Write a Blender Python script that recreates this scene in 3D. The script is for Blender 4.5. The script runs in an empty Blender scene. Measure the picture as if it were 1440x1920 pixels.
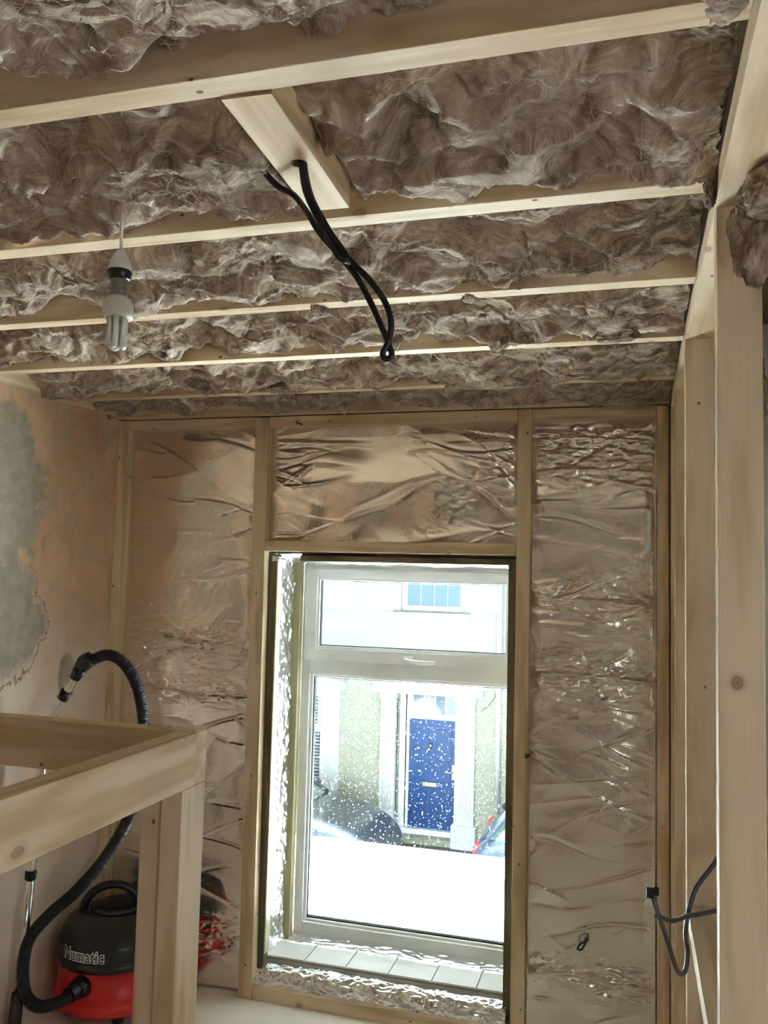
import bpy, bmesh, math, random
import numpy as np
from mathutils import Vector, Matrix

random.seed(7)
np.random.seed(7)
PI = math.pi
scene = bpy.context.scene
COL = scene.collection

# ------------------------------------------------------------------ camera, light, exposure
cam_d = bpy.data.cameras.new('camera')
cam = bpy.data.objects.new('camera', cam_d)
COL.objects.link(cam)
right = Vector((0.960306, 0.277798, 0.025297))
down = Vector((0.003145, 0.079898, -0.996798))
fwd = Vector((-0.278929, 0.957311, 0.075853))
m = Matrix((right, -down, -fwd)).transposed().to_4x4()
m.translation = Vector((0, 0, 1.71))
cam.matrix_world = m
cam_d.sensor_fit = 'HORIZONTAL'
cam_d.sensor_width = 36.0
cam_d.lens = 1600.57 / 1440 * 36.0
cam_d.clip_start = 0.02
scene.camera = cam

world = bpy.data.worlds.new('overcast_sky')
scene.world = world
world.use_nodes = True
bg = world.node_tree.nodes['Background']
bg.inputs[0].default_value = (0.86, 0.95, 1.0, 1)
bg.inputs[1].default_value = 1.8


def area(name, loc, rot, sx, sy, power, col=(1, 1, 1), portal=False):
    l = bpy.data.lights.new(name, 'AREA')
    l.shape = 'RECTANGLE'
    l.size = sx
    l.size_y = sy
    l.energy = power
    l.color = col
    if portal:
        l.cycles.is_portal = True
    o = bpy.data.objects.new(name, l)
    COL.objects.link(o)
    o.location = loc
    o.rotation_euler = rot
    return o


# portal that guides the sky light through the window, then two added fill lamps
area('window_portal', (-0.94, 3.72, 0.95), (PI / 2, 0, PI), 1.05, 1.6, 1, portal=True)
bpy.data.objects['window_portal'].rotation_euler = (-PI / 2, 0, 0)
area('rear_fill', (-0.55, -2.15, 1.35), (PI / 2, 0, 0), 1.3, 1.3, 1.2, (1.0, 0.84, 0.66))  # added warm fill, standing for an unseen window behind the camera
area('hall_fill', (1.03, 0.55, 1.25), (0, PI / 2, 0), 1.1, 1.0, 9, (0.96, 0.98, 1.0))  # added fill for right-facing sides, standing for an unseen hall window
# the bright part of the overcast sky above the roofs opposite
sl = bpy.data.lights.new('veiled_sun', 'SUN')
sl.energy = 300.0
sl.angle = math.radians(3)
sl.color = (0.86, 0.95, 1.0)
so = bpy.data.objects.new('veiled_sun', sl)
COL.objects.link(so)
so.rotation_euler = Vector((0.40, 0.22, 0.89)).to_track_quat('Z', 'Y').to_euler()

scene.view_settings.view_transform = 'Standard'
scene.view_settings.look = 'None'
scene.view_settings.gamma = 1
scene.view_settings.use_curve_mapping = False
scene.view_settings.exposure = 0.2
scene.cycles.sample_clamp_indirect = 0
scene.cycles.max_bounces = 12
scene.cycles.diffuse_bounces = 6
scene.cycles.glossy_bounces = 5
scene.cycles.transmission_bounces = 8
scene.cycles.transparent_max_bounces = 12

# ------------------------------------------------------------------ tagging and mesh helpers


def tag(o, label=None, cat=None, group=None, kind=None):
    if label:
        o['label'] = label
    if cat:
        o['category'] = cat
    if group:
        o['group'] = group
    if kind:
        o['kind'] = kind
    return o


def empty(name, loc, label, cat, group=None, rz=0):
    o = bpy.data.objects.new(name, None)
    COL.objects.link(o)
    o.location = loc
    o.rotation_euler = (0, 0, rz)
    o.empty_display_size = 0.05
    return tag(o, label, cat, group)


def link(name, me, mat, parent=None, smooth=False):
    o = bpy.data.objects.new(name, me)
    COL.objects.link(o)
    if mat:
        me.materials.append(mat)
    if smooth:
        me.shade_smooth()
    if parent:
        o.parent = parent
    return o


def bm_link(name, bm, mat, parent=None, smooth=False):
    me = bpy.data.meshes.new(name)
    bmesh.ops.recalc_face_normals(bm, faces=bm.faces[:])
    bm.to_mesh(me)
    bm.free()
    return link(name, me, mat, parent, smooth)


def py_link(name, verts, faces, mat, parent=None, smooth=True):
    me = bpy.data.meshes.new(name)
    if isinstance(verts, np.ndarray):
        verts = verts.tolist()
    if isinstance(faces, np.ndarray):
        faces = faces.tolist()
    me.from_pydata(verts, [], faces)
    me.update()
    return link(name, me, mat, parent, smooth)


def add_box(bm, a, b, bevel=0.0, lean=0.0):
    """axis-aligned box from corner a to corner b; lean moves the lower end sideways (x)"""
    cx = [(a[i] + b[i]) / 2 for i in range(3)]
    r = bmesh.ops.create_cube(bm, size=1)
    vs = r['verts']
    for v in vs:
        v.co = Vector([cx[i] + v.co[i] * (b[i] - a[i]) for i in range(3)])
        if lean and v.co.z < cx[2]:
            v.co.x += lean
    if bevel:
        es = set()
        for v in vs:
            for e in v.link_edges:
                es.add(e)
        bmesh.ops.bevel(bm, geom=list(es), offset=bevel, segments=2, affect='EDGES', profile=0.6)


def box(name, a, b, mat, parent=None, bevel=0.0, lean=0.0, local=False):
    """box whose object origin is the box centre, so grain starts fresh on every timber"""
    a = [min(p, q) for p, q in zip(a, b)], [max(p, q) for p, q in zip(a, b)]
    a, b = a
    c = Vector([(a[i] + b[i]) / 2 for i in range(3)])
    bm = bmesh.new()
    add_box(bm, Vector(a) - c, Vector(b) - c, bevel, lean)
    o = bm_link(name, bm, mat, parent)
    o.location = c if (parent is None or local) else c - parent.location
    return o


def catmull(pts, n=8):
    pts = [Vector(p) for p in pts]
    out = []
    P = [pts[0] * 2 - pts[1]] + pts + [pts[-1] * 2 - pts[-2]]
    for i in range(1, len(P) - 2):
        p0, p1, p2, p3 = P[i - 1:i + 3]
        for k in range(n):
            t = k / n
            out.append(0.5 * ((2 * p1) + (-p0 + p2) * t + (2 * p0 - 5 * p1 + 4 * p2 - p3) * t * t + (-p0 + 3 * p1 - 3 * p2 + p3) * t ** 3))
    out.append(pts[-1])
    return out


def add_tube(bm, pts, rad, segs=12, caps=True):
    pts = [Vector(p) for p in pts]
    n = len(pts)
    t0 = (pts[1] - pts[0]).normalized()
    u = t0.orthogonal().normalized()
    rings = []
    for i, p in enumerate(pts):
        t = (pts[min(i + 1, n - 1)] - pts[max(i - 1, 0)]).normalized()
        u = (u - t * u.dot(t)).normalized()
        w = t.cross(u)
        r = rad[i] if hasattr(rad, '__len__') else rad
        rings.append([bm.verts.new(p + (u * math.cos(2 * PI * k / segs) + w * math.sin(2 * PI * k / segs)) * r) for k in range(segs)])
    for i in range(n - 1):
        for k in range(segs):
            bm.faces.new((rings[i][k], rings[i][(k + 1) % segs], rings[i + 1][(k + 1) % segs], rings[i + 1][k]))
    if caps:
        bm.faces.new(rings[0])
        bm.faces.new(rings[-1])


def tube(name, pts, rad, mat, parent=None, segs=12, smooth_n=0):
    if smooth_n:
        if hasattr(rad, '__len__'):
            rad = list(np.interp(np.linspace(0, len(rad) - 1, (len(pts) - 1) * smooth_n + 1), range(len(rad)), rad))
        pts = catmull(pts, smooth_n)
    bm = bmesh.new()
    add_tube(bm, pts, rad, segs)
    return bm_link(name, bm, mat, parent, True)


def lathe(name, prof, mat, parent=None, segs=48, loc=(0, 0, 0), smooth=True):
    """prof: list of (radius, z), turned around local z"""
    vs, fs = [], []
    n = len(prof)
    for k in range(segs):
        a = 2 * PI * k / segs
        for r, z in prof:
            vs.append((r * math.cos(a), r * math.sin(a), z))
    for k in range(segs):
        q = (k + 1) % segs
        for i in range(n - 1):
            fs.append((k * n + i, q * n + i, q * n + i + 1, k * n + i + 1))
    o = py_link(name, vs, fs, mat, parent, smooth)
    bm = bmesh.new()
    bm.from_mesh(o.data)
    bmesh.ops.remove_doubles(bm, verts=bm.verts[:], dist=1e-5)
    bmesh.ops.recalc_face_normals(bm, faces=bm.faces[:])
    bm.to_mesh(o.data)
    bm.free()
    o.location = loc
    return o


def prism(name, poly, y0, y1, mat, parent=None, bevel=0.0, axis='y'):
    """extrude an (x, z) outline from y0 to y1"""
    bm = bmesh.new()
    a = [bm.verts.new((x, y0, z)) for x, z in poly]
    b = [bm.verts.new((x, y1, z)) for x, z in poly]
    bm.faces.new(a)
    bm.faces.new(b[::-1])
    n = len(poly)
    for i in range(n):
        bm.faces.new((a[i], a[(i + 1) % n], b[(i + 1) % n], b[i]))
    if bevel:
        bmesh.ops.bevel(bm, geom=bm.edges[:], offset=bevel, segments=2, affect='EDGES')
    return bm_link(name, bm, mat, parent)


# ------------------------------------------------------------------ numpy gradient noise
_rs = np.random.RandomState(11)
_perm = _rs.permutation(256)
_perm = np.concatenate([_perm, _perm, _perm])
_g = _rs.normal(size=(256, 3))
_g /= np.linalg.norm(_g, axis=1)[:, None]


def pn(x, y, z):
    x, y, z = np.broadcast_arrays(np.asarray(x, float), y, z)
    xi, yi, zi = np.floor(x).astype(int), np.floor(y).astype(int), np.floor(z).astype(int)
    xf, yf, zf = x - xi, y - yi, z - zi
    u, v, w = [t * t * t * (t * (t * 6 - 15) + 10) for t in (xf, yf, zf)]
    out = 0
    for dx in (0, 1):
        for dy in (0, 1):
            for dz in (0, 1):
                h = _perm[_perm[_perm[(xi + dx) & 255] + ((yi + dy) & 255)] + ((zi + dz) & 255)]
                g = _g[h & 255]
                d = g[..., 0] * (xf - dx) + g[..., 1] * (yf - dy) + g[..., 2] * (zf - dz)
                out = out + d * (u if dx else 1 - u) * (v if dy else 1 - v) * (w if dz else 1 - w)
    return out


def fbm(x, y, z, o=4, g=0.5):
    s, a, t = 0, 1, 0
    for i in range(o):
        s = s + a * pn(x * 2 ** i + 17 * i, y * 2 ** i, z * 2 ** i)
        t += a
        a *= g
    return s / t


def grid_faces(nu, nv):
    i = np.arange(nu - 1)[:, None] * nv + np.arange(nv - 1)[None, :]
    i = i.ravel()
    return np.stack([i, i + nv, i + nv + 1, i + 1], 1)


# ------------------------------------------------------------------ materials


def new_mat(name):
    mt = bpy.data.materials.new(name)
    mt.use_nodes = True
    nt = mt.node_tree
    return mt, nt, nt.nodes['Principled BSDF']


def plain(name, col, rough=0.5, metal=0.0, bump=0.0, bscale=200, var=0.0, spec=None):
    mt, nt, p = new_mat(name)
    p.inputs['Base Color'].default_value = (*col, 1)
    p.inputs['Roughness'].default_value = rough
    p.inputs['Metallic'].default_value = metal
    if spec is not None:
        p.inputs['Specular IOR Level'].default_value = spec
    N = nt.nodes.new
    tc = N('ShaderNodeTexCoord')
    n = N('ShaderNodeTexNoise')
    n.inputs['Scale'].default_value = bscale
    n.inputs['Detail'].default_value = 4
    nt.links.new(tc.outputs['Object'], n.inputs['Vector'])
    if bump:
        b = N('ShaderNodeBump')
        b.inputs['Strength'].default_value = bump
        b.inputs['Distance'].default_value = 0.002
        nt.links.new(n.outputs[0], b.inputs['Height'])
        nt.links.new(b.outputs[0], p.inputs['Normal'])
    if var:
        n2 = N('ShaderNodeTexNoise')
        n2.inputs['Scale'].default_value = 6
        n2.inputs['Detail'].default_value = 6
        nt.links.new(tc.outputs['Object'], n2.inputs['Vector'])
        r = N('ShaderNodeValToRGB')
        r.color_ramp.elements[0].color = (*[c * (1 - var) for c in col], 1)
        r.color_ramp.elements[1].color = (*[min(1, c * (1 + var)) for c in col], 1)
        r.color_ramp.elements[0].position = 0.35
        r.color_ramp.elements[1].position = 0.65
        nt.links.new(n2.outputs[0], r.inputs[0])
        nt.links.new(r.outputs[0], p.inputs['Base Color'])
    return mt


def ramp(nt, stops, src=None, interp='LINEAR'):
    r = nt.nodes.new('ShaderNodeValToRGB')
    cr = r.color_ramp
    cr.interpolation = interp
    while len(cr.elements) < len(stops):
        cr.elements.new(0.5)
    for e, (p, c) in zip(cr.elements, stops):
        e.position = p
        e.color = (*c, 1) if len(c) == 3 else c
    if src is not None:
        nt.links.new(src, r.inputs[0])
    return r


def mix(nt, fac, a, b, mode='MIX'):
    mx = nt.nodes.new('ShaderNodeMix')
    mx.data_type = 'RGBA'
    mx.blend_type = mode
    if isinstance(fac, (int, float)):
        mx.inputs[0].default_value = fac
    else:
        nt.links.new(fac, mx.inputs[0])
    for k, v in ((6, a), (7, b)):
        if isinstance(v, tuple):
            mx.inputs[k].default_value = (*v, 1)
        else:
            nt.links.new(v, mx.inputs[k])
    return mx.outputs[2]


def math_n(nt, op, a, b=None):
    n = nt.nodes.new('ShaderNodeMath')
    n.operation = op
    for k, v in enumerate((a, b)):
        if v is None:
            continue
        if isinstance(v, (int, float)):
            n.inputs[k].default_value = v
        else:
            nt.links.new(v, n.inputs[k])
    return n.outputs[0]


def wood(name, axis, light=(0.80, 0.65, 0.46), dark=(0.56, 0.395, 0.23), knots=True, knot_at=None):
    mt, nt, p = new_mat(name)
    N = nt.nodes.new
    L = nt.links.new
    tc = N('ShaderNodeTexCoord')
    oi = N('ShaderNodeObjectInfo')
    off = math_n(nt, 'MULTIPLY', oi.outputs['Random'], 37.0)
    add = N('ShaderNodeVectorMath')
    add.operation = 'ADD'
    cmb = N('ShaderNodeCombineXYZ')
    for k in range(3):
        L(off, cmb.inputs[k])
    L(tc.outputs['Object'], add.inputs[0])
    L(cmb.outputs[0], add.inputs[1])

    def scaled(long_s, cross_s):
        mp = N('ShaderNodeMapping')
        s = [cross_s] * 3
        s['xyz'.index(axis)] = long_s
        mp.inputs['Scale'].default_value = s
        L(add.outputs[0], mp.inputs[0])
        return mp.outputs[0]
    # growth rings: distorted bands running along the timber
    n1 = N('ShaderNodeTexNoise')
    n1.inputs['Scale'].default_value = 1
    n1.inputs['Detail'].default_value = 3
    L(scaled(0.9, 9), n1.inputs['Vector'])
    bands = math_n(nt, 'MULTIPLY', n1.outputs[0], 26.0)
    bands = math_n(nt, 'SINE', bands)
    bands = math_n(nt, 'MULTIPLY', math_n(nt, 'ADD', bands, 1.0), 0.5)
    bands = math_n(nt, 'POWER', bands, 2.2)
    n2 = N('ShaderNodeTexNoise')
    n2.inputs['Scale'].default_value = 1
    n2.inputs['Detail'].default_value = 5
    L(scaled(5, 320), n2.inputs['Vector'])
    f = math_n(nt, 'ADD', math_n(nt, 'MULTIPLY', bands, 0.56), math_n(nt, 'MULTIPLY', n2.outputs[0], 0.40))
    r = ramp(nt, [(0.08, light), (0.85, dark)], f)
    col = r.outputs[0]
    # broad tint drift between pieces
    n3 = N('ShaderNodeTexNoise')
    n3.inputs['Scale'].default_value = 1
    L(scaled(1.5, 5), n3.inputs['Vector'])
    tint = ramp(nt, [(0.3, (0.86, 0.84, 0.80)), (0.7, (1.0, 1.0, 1.0))], n3.outputs[0])
    col = mix(nt, 1.0, col, tint.outputs[0], 'MULTIPLY')
    if knots:
        v = N('ShaderNodeTexVoronoi')
        v.inputs['Scale'].default_value = 1
        L(scaled(4.2, 7.0), v.inputs['Vector'])
        k1 = ramp(nt, [(0.0, (1, 1, 1)), (0.025, (0.75, 0.75, 0.75)), (0.05, (0.9, 0.9, 0.9)), (0.062, (0.3, 0.3, 0.3)), (0.13, (0, 0, 0))], v.outputs['Distance'])
        sepc = N('ShaderNodeSeparateColor')
        L(v.outputs['Color'], sepc.inputs[0])
        gate = math_n(nt, 'GREATER_THAN', sepc.outputs[0], 0.3)
        col = mix(nt, math_n(nt, 'MULTIPLY', math_n(nt, 'MULTIPLY', k1.outputs[0], gate), 0.75), col, (0.26, 0.12, 0.05))
        v2 = N('ShaderNodeTexVoronoi')
        v2.inputs['Scale'].default_value = 1
        L(scaled(11, 16), v2.inputs['Vector'])
        k2 = ramp(nt, [(0.0, (1, 1, 1)), (0.05, (1, 1, 1)), (0.075, (0, 0, 0))], v2.outputs['Distance'])
        col = mix(nt, math_n(nt, 'MULTIPLY', k2.outputs[0], 0.85), col, (0.05, 0.025, 0.015))
    if knot_at:
        sp = N('ShaderNodeSeparateXYZ')
        L(tc.outputs['Object'], sp.inputs[0])
        dx = math_n(nt, 'DIVIDE', math_n(nt, 'SUBTRACT', sp.outputs[0], knot_at[0]), 0.011)
        dz = math_n(nt, 'DIVIDE', math_n(nt, 'SUBTRACT', sp.outputs[2], knot_at[1]), 0.013)
        dd = math_n(nt, 'SQRT', math_n(nt, 'ADD', math_n(nt, 'MULTIPLY', dx, dx), math_n(nt, 'MULTIPLY', dz, dz)))
        kr = ramp(nt, [(0.0, (1, 1, 1)), (0.2, (0.7, 0.7, 0.7)), (0.36, (0.85, 0.85, 0.85)), (0.48, (0.3, 0.3, 0.3)), (0.8, (0, 0, 0))], math_n(nt, 'MULTIPLY', dd, 0.5))
        col = mix(nt, math_n(nt, 'MULTIPLY', kr.outputs[0], 0.85), col, (0.19, 0.075, 0.03))
    L(col, p.inputs['Base Color'])
    p.inputs['Roughness'].default_value = 0.62
    p.inputs['Specular IOR Level'].default_value = 0.3
    b = N('ShaderNodeBump')
    b.inputs['Strength'].default_value = 0.25
    b.inputs['Distance'].default_value = 0.0008
    L(n2.outputs[0], b.inputs['Height'])
    L(b.outputs[0], p.inputs['Normal'])
    return mt


WX, WY, WZ = wood('pine_x', 'x'), wood('pine_y', 'y'), wood('pine_z', 'z')
WPOST = wood('pine_post', 'z', knots=False, knot_at=(-0.007, 0.3825))
TZ = wood('treated_timber_z', 'z', (0.19, 0.15, 0.085), (0.10, 0.075, 0.04), False)
TX = wood('treated_timber_x', 'x', (0.19, 0.15, 0.085), (0.10, 0.075, 0.04), False)
GZ = wood('green_batten_z', 'z', (0.52, 0.47, 0.28), (0.40, 0.35, 0.19), False)


def wool_mat():
    mt, nt, p = new_mat('mineral_wool')
    N, L = nt.nodes.new, nt.links.new
    tc = N('ShaderNodeTexCoord')
    # domain warp so the fibres swirl
    w = N('ShaderNodeTexNoise')
    w.inputs['Scale'].default_value = 5
    w.inputs['Detail'].default_value = 2
    L(tc.outputs['Object'], w.inputs['Vector'])
    sc = N('ShaderNodeVectorMath')
    sc.operation = 'SCALE'
    L(w.outputs['Color'], sc.inputs[0])
    sc.inputs['Scale'].default_value = 0.35
    ad = N('ShaderNodeVectorMath')
    ad.operation = 'ADD'
    L(tc.outputs['Object'], ad.inputs[0])
    L(sc.outputs[0], ad.inputs[1])

    def layer(scale, rot, sx, detail=5, dist=0.8):
        mp = N('ShaderNodeMapping')
        mp.inputs['Scale'].default_value = (scale * sx, scale, scale)
        mp.inputs['Rotation'].default_value = rot
        L(ad.outputs[0], mp.inputs[0])
        n = N('ShaderNodeTexNoise')
        n.inputs['Scale'].default_value = 1
        n.inputs['Detail'].default_value = detail
        n.inputs['Roughness'].default_value = 0.62
        n.inputs['Distortion'].default_value = dist
        L(mp.outputs[0], n.inputs['Vector'])
        return n.outputs[0]
    a = layer(120, (0.4, 0.2, 0.7), 0.13, 4, 0.4)
    b = layer(75, (0.1, 0.9, -0.9), 0.16, 4, 0.4)
    c = layer(11, (0, 0, 0), 0.6, 5, 0.9)
    ab = math_n(nt, 'MAXIMUM', a, b)
    f = math_n(nt, 'ADD', math_n(nt, 'MULTIPLY', ab, 0.36), math_n(nt, 'MULTIPLY', c, 0.64))
    r = ramp(nt, [(0.34, (0.13, 0.085, 0.055)), (0.46, (0.30, 0.22, 0.16)), (0.56, (0.46, 0.36, 0.28)), (0.70, (0.80, 0.72, 0.62))], f)
    L(r.outputs[0], p.inputs['Base Color'])
    p.inputs['Roughness'].default_value = 0.85
    p.inputs['Specular IOR Level'].default_value = 0.15
    p.inputs['Sheen Weight'].default_value = 0.15
    bp = N('ShaderNodeBump')
    bp.inputs['Strength'].default_value = 1.0
    bp.inputs['Distance'].default_value = 0.012
    L(f, bp.inputs['Height'])
    L(bp.outputs[0], p.inputs['Normal'])
    return mt


WOOL = wool_mat()
FIBRE = plain('wool_fibre', (0.50, 0.42, 0.34), 0.7)


def foil_mat(name, base=(0.80, 0.735, 0.665), rough=0.19, scrim=0.0, vary=0.05):
    mt, nt, p = new_mat(name)
    N, L = nt.nodes.new, nt.links.new
    tc = N('ShaderNodeTexCoord')
    n = N('ShaderNodeTexNoise')
    n.inputs['Scale'].default_value = 7
    n.inputs['Detail'].default_value = 5
    n.inputs['Distortion'].default_value = 1.2
    L(tc.outputs['Object'], n.inputs['Vector'])
    r = ramp(nt, [(0.35, (rough,) * 3), (0.65, (rough + vary,) * 3)], n.outputs[0])
    L(r.outputs[0], p.inputs['Roughness'])
    p.inputs['Base Color'].default_value = (*base, 1)
    p.inputs['Metallic'].default_value = 1.0
    # fine crumple + vertical micro pleats
    n2 = N('ShaderNodeTexNoise')
    n2.inputs['Scale'].default_value = 26
    n2.inputs['Detail'].default_value = 6
    n2.inputs['Distortion'].default_value = 1.5
    L(tc.outputs['Object'], n2.inputs['Vector'])
    mp = N('ShaderNodeMapping')
    mp.inputs['Scale'].default_value = (150, 150, 18)
    L(tc.outputs['Object'], mp.inputs[0])
    n3 = N('ShaderNodeTexNoise')
    n3.inputs['Scale'].default_value = 1
    n3.inputs['Detail'].default_value = 2
    L(mp.outputs[0], n3.inputs['Vector'])
    rid = math_n(nt, 'ABSOLUTE', math_n(nt, 'SUBTRACT', n2.outputs[0], 0.5))
    h = math_n(nt, 'ADD', math_n(nt, 'MULTIPLY', rid, 1.2), math_n(nt, 'MULTIPLY', n3.outputs[0], 0.22))
    if scrim:
        sx = N('ShaderNodeSeparateXYZ')
        L(tc.outputs['Object'], sx.inputs[0])
        for k in (0, 2):
            fr = math_n(nt, 'FRACT', math_n(nt, 'MULTIPLY', sx.outputs[k], 80.0))
            ln = math_n(nt, 'LESS_THAN', fr, 0.14)
            h = math_n(nt, 'ADD', h, math_n(nt, 'MULTIPLY', ln, scrim))
    b = N('ShaderNodeBump')
    b.inputs['Strength'].default_value = 0.22
    b.inputs['Distance'].default_value = 0.004
    L(h, b.inputs['Height'])
    L(b.outputs[0], p.inputs['Normal'])
    return mt


FOIL = foil_mat('foil_facing')
FOIL_GRID = foil_mat('foil_facing_scrim', scrim=0.10)
FOIL_BRIGHT = foil_mat('silver_foil', (0.88, 0.89, 0.90), 0.12, vary=0.12)

PVC = plain('window_plastic', (0.80, 0.81, 0.80), 0.35, var=0.06)
GASKET = plain('black_gasket', (0.02, 0.02, 0.022), 0.5)
BLACK = plain('black_plastic', (0.012, 0.012, 0.014), 0.32)
BLACK_MATT = plain('black_rubber', (0.010, 0.011, 0.014), 0.55)
CABLE = plain('cable_sheath', (0.012, 0.013, 0.016), 0.4)
GREYCABLE = plain('grey_cable_sheath', (0.10, 0.105, 0.115), 0.4)
RED = plain('red_plastic', (0.62, 0.022, 0.02), 0.33)
CHROME = plain('chrome_tube', (0.75, 0.72, 0.68), 0.16, 1.0)
WHITE_PL = plain('white_lamp_plastic', (0.62, 0.60, 0.55), 0.4)
TUBE = plain('frosted_tube', (0.72, 0.72, 0.69), 0.25)
GREY_PL = plain('grey_holder_plastic', (0.20, 0.19, 0.175), 0.35)
WHITE = plain('white_print', (0.85, 0.85, 0.85), 0.5)
FLOOR = plain('pale_floor_board', (0.84, 0.78, 0.68), 0.5, bump=0.2, var=0.05)
HALLWALL = plain('white_hall_plaster', (0.78, 0.79, 0.77), 0.8, bump=0.2, bscale=90)
DECK = plain('ceiling_deck', (0.22, 0.16, 0.10), 0.8)
BRICK = plain('window_masonry', (0.42, 0.36, 0.29), 0.85, bump=0.6, bscale=60)
TILE = plain('white_glazed_tile', (0.80, 0.81, 0.80), 0.15)
GROUT = plain('grout', (0.42, 0.40, 0.37), 0.9)
BROWNEDGE = plain('brown_tape_edge', (0.30, 0.24, 0.18), 0.4)


def plaster_mat():
    mt, nt, p = new_mat('old_plaster')
    N, L = nt.nodes.new, nt.links.new
    geo = N('ShaderNodeNewGeometry')
    sep = N('ShaderNodeSeparateXYZ')
    L(geo.outputs['Position'], sep.inputs[0])

    def noise(s, d=6, dist=0.0, rough=0.6):
        n = N('ShaderNodeTexNoise')
        n.inputs['Scale'].default_value = s
        n.inputs['Detail'].default_value = d
        n.inputs['Distortion'].default_value = dist
        n.inputs['Roughness'].default_value = rough
        L(geo.outputs['Position'], n.inputs['Vector'])
        return n.outputs[0]
    nA, nB, nC = noise(4.5, 8, 0.6, 0.65), noise(22, 6), noise(2.2, 4)

    def blob(cy, cz, ry, rz, lo, hi, nz, amt):
        """soft-edged patch centred on (cy, cz) with a ragged noisy border"""
        dy = math_n(nt, 'DIVIDE', math_n(nt, 'SUBTRACT', sep.outputs[1], cy), ry)
        dz = math_n(nt, 'DIVIDE', math_n(nt, 'SUBTRACT', sep.outputs[2], cz), rz)
        d = math_n(nt, 'SQRT', math_n(nt, 'ADD', math_n(nt, 'MULTIPLY', dy, dy), math_n(nt, 'MULTIPLY', dz, dz)))
        d = math_n(nt, 'ADD', d, math_n(nt, 'MULTIPLY', math_n(nt, 'SUBTRACT', nz, 0.5), amt))
        mr = N('ShaderNodeMapRange')
        mr.inputs[1].default_value = lo
        mr.inputs[2].default_value = hi
        mr.inputs[3].default_value = 1
        mr.inputs[4].default_value = 0
        L(d, mr.inputs[0])
        return mr.outputs[0]
    base = ramp(nt, [(0.3, (0.72, 0.56, 0.46)), (0.7, (0.84, 0.69, 0.59))], nC).outputs[0]
    # orange skim on the upper part
    hz = N('ShaderNodeMapRange')
    hz.inputs[1].default_value = 1.25
    hz.inputs[2].default_value = 1.62
    L(math_n(nt, 'ADD', sep.outputs[2], math_n(nt, 'MULTIPLY', math_n(nt, 'SUBTRACT', nA, 0.5), 1.3)), hz.inputs[0])
    orange = ramp(nt, [(0.3, (0.60, 0.35, 0.21)), (0.6, (0.74, 0.48, 0.32)), (0.8, (0.74, 0.58, 0.46))], nA).outputs[0]
    col = mix(nt, hz.outputs[0], base, orange)
    # grey mottling
    gm = ramp(nt, [(0.50, (0, 0, 0)), (0.60, (1, 1, 1))], noise(6, 9, 1.0, 0.7)).outputs[0]
    col = mix(nt, math_n(nt, 'MULTIPLY', gm, math_n(nt, 'MULTIPLY', hz.outputs[0], 0.55)), col, (0.46, 0.41, 0.34))
    g1 = blob(2.50, 1.98, 0.33, 0.38, 0.88, 1.02, nA, 1.6)
    g2 = blob(2.66, 1.50, 0.19, 0.22, 0.90, 1.02, nA, 1.4)
    g3 = blob(3.02, 1.27, 0.05, 0.09, 0.85, 1.1, nA, 1.2)
    gcol = ramp(nt, [(0.3, (0.30, 0.262, 0.205)), (0.7, (0.43, 0.385, 0.31))], nB).outputs[0]
    for g in (g1, g2, g3):
        col = mix(nt, math_n(nt, 'MULTIPLY', g, 0.9), col, gcol)
    # white filler scuffs
    ws = ramp(nt, [(0.66, (0, 0, 0)), (0.71, (1, 1, 1))], noise(9, 5, 1.8, 0.7)).outputs[0]
    col = mix(nt, math_n(nt, 'MULTIPLY', ws, 0.55), col, (0.72, 0.66, 0.58))
    # the peeled skim: a dark crack line round the lower grey patch
    cr = blob(2.66, 1.50, 0.19, 0.22, 1.03, 1.035, nA, 1.4)
    cr2 = blob(2.66, 1.50, 0.19, 0.22, 1.075, 1.08, nA, 1.4)
    line = math_n(nt, 'SUBTRACT', cr2, cr)
    low = N('ShaderNodeMapRange')
    low.inputs[1].default_value = 1.75
    low.inputs[2].default_value = 1.65
    L(sep.outputs[2], low.inputs[0])
    line = math_n(nt, 'MULTIPLY', line, low.outputs[0])
    col = mix(nt, math_n(nt, 'MULTIPLY', line, 0.7), col, (0.16, 0.09, 0.055))
    L(col, p.inputs['Base Color'])
    p.inputs['Roughness'].default_value = 0.8
    h = math_n(nt, 'ADD', math_n(nt, 'MULTIPLY', nB, 0.3), math_n(nt, 'MULTIPLY', g2, -0.8))
    b = N('ShaderNodeBump')
    b.inputs['Strength'].default_value = 0.5
    b.inputs['Distance'].default_value = 0.004
    L(h, b.inputs['Height'])
    L(b.outputs[0], p.inputs['Normal'])
    return mt


PLASTER = plaster_mat()


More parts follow.
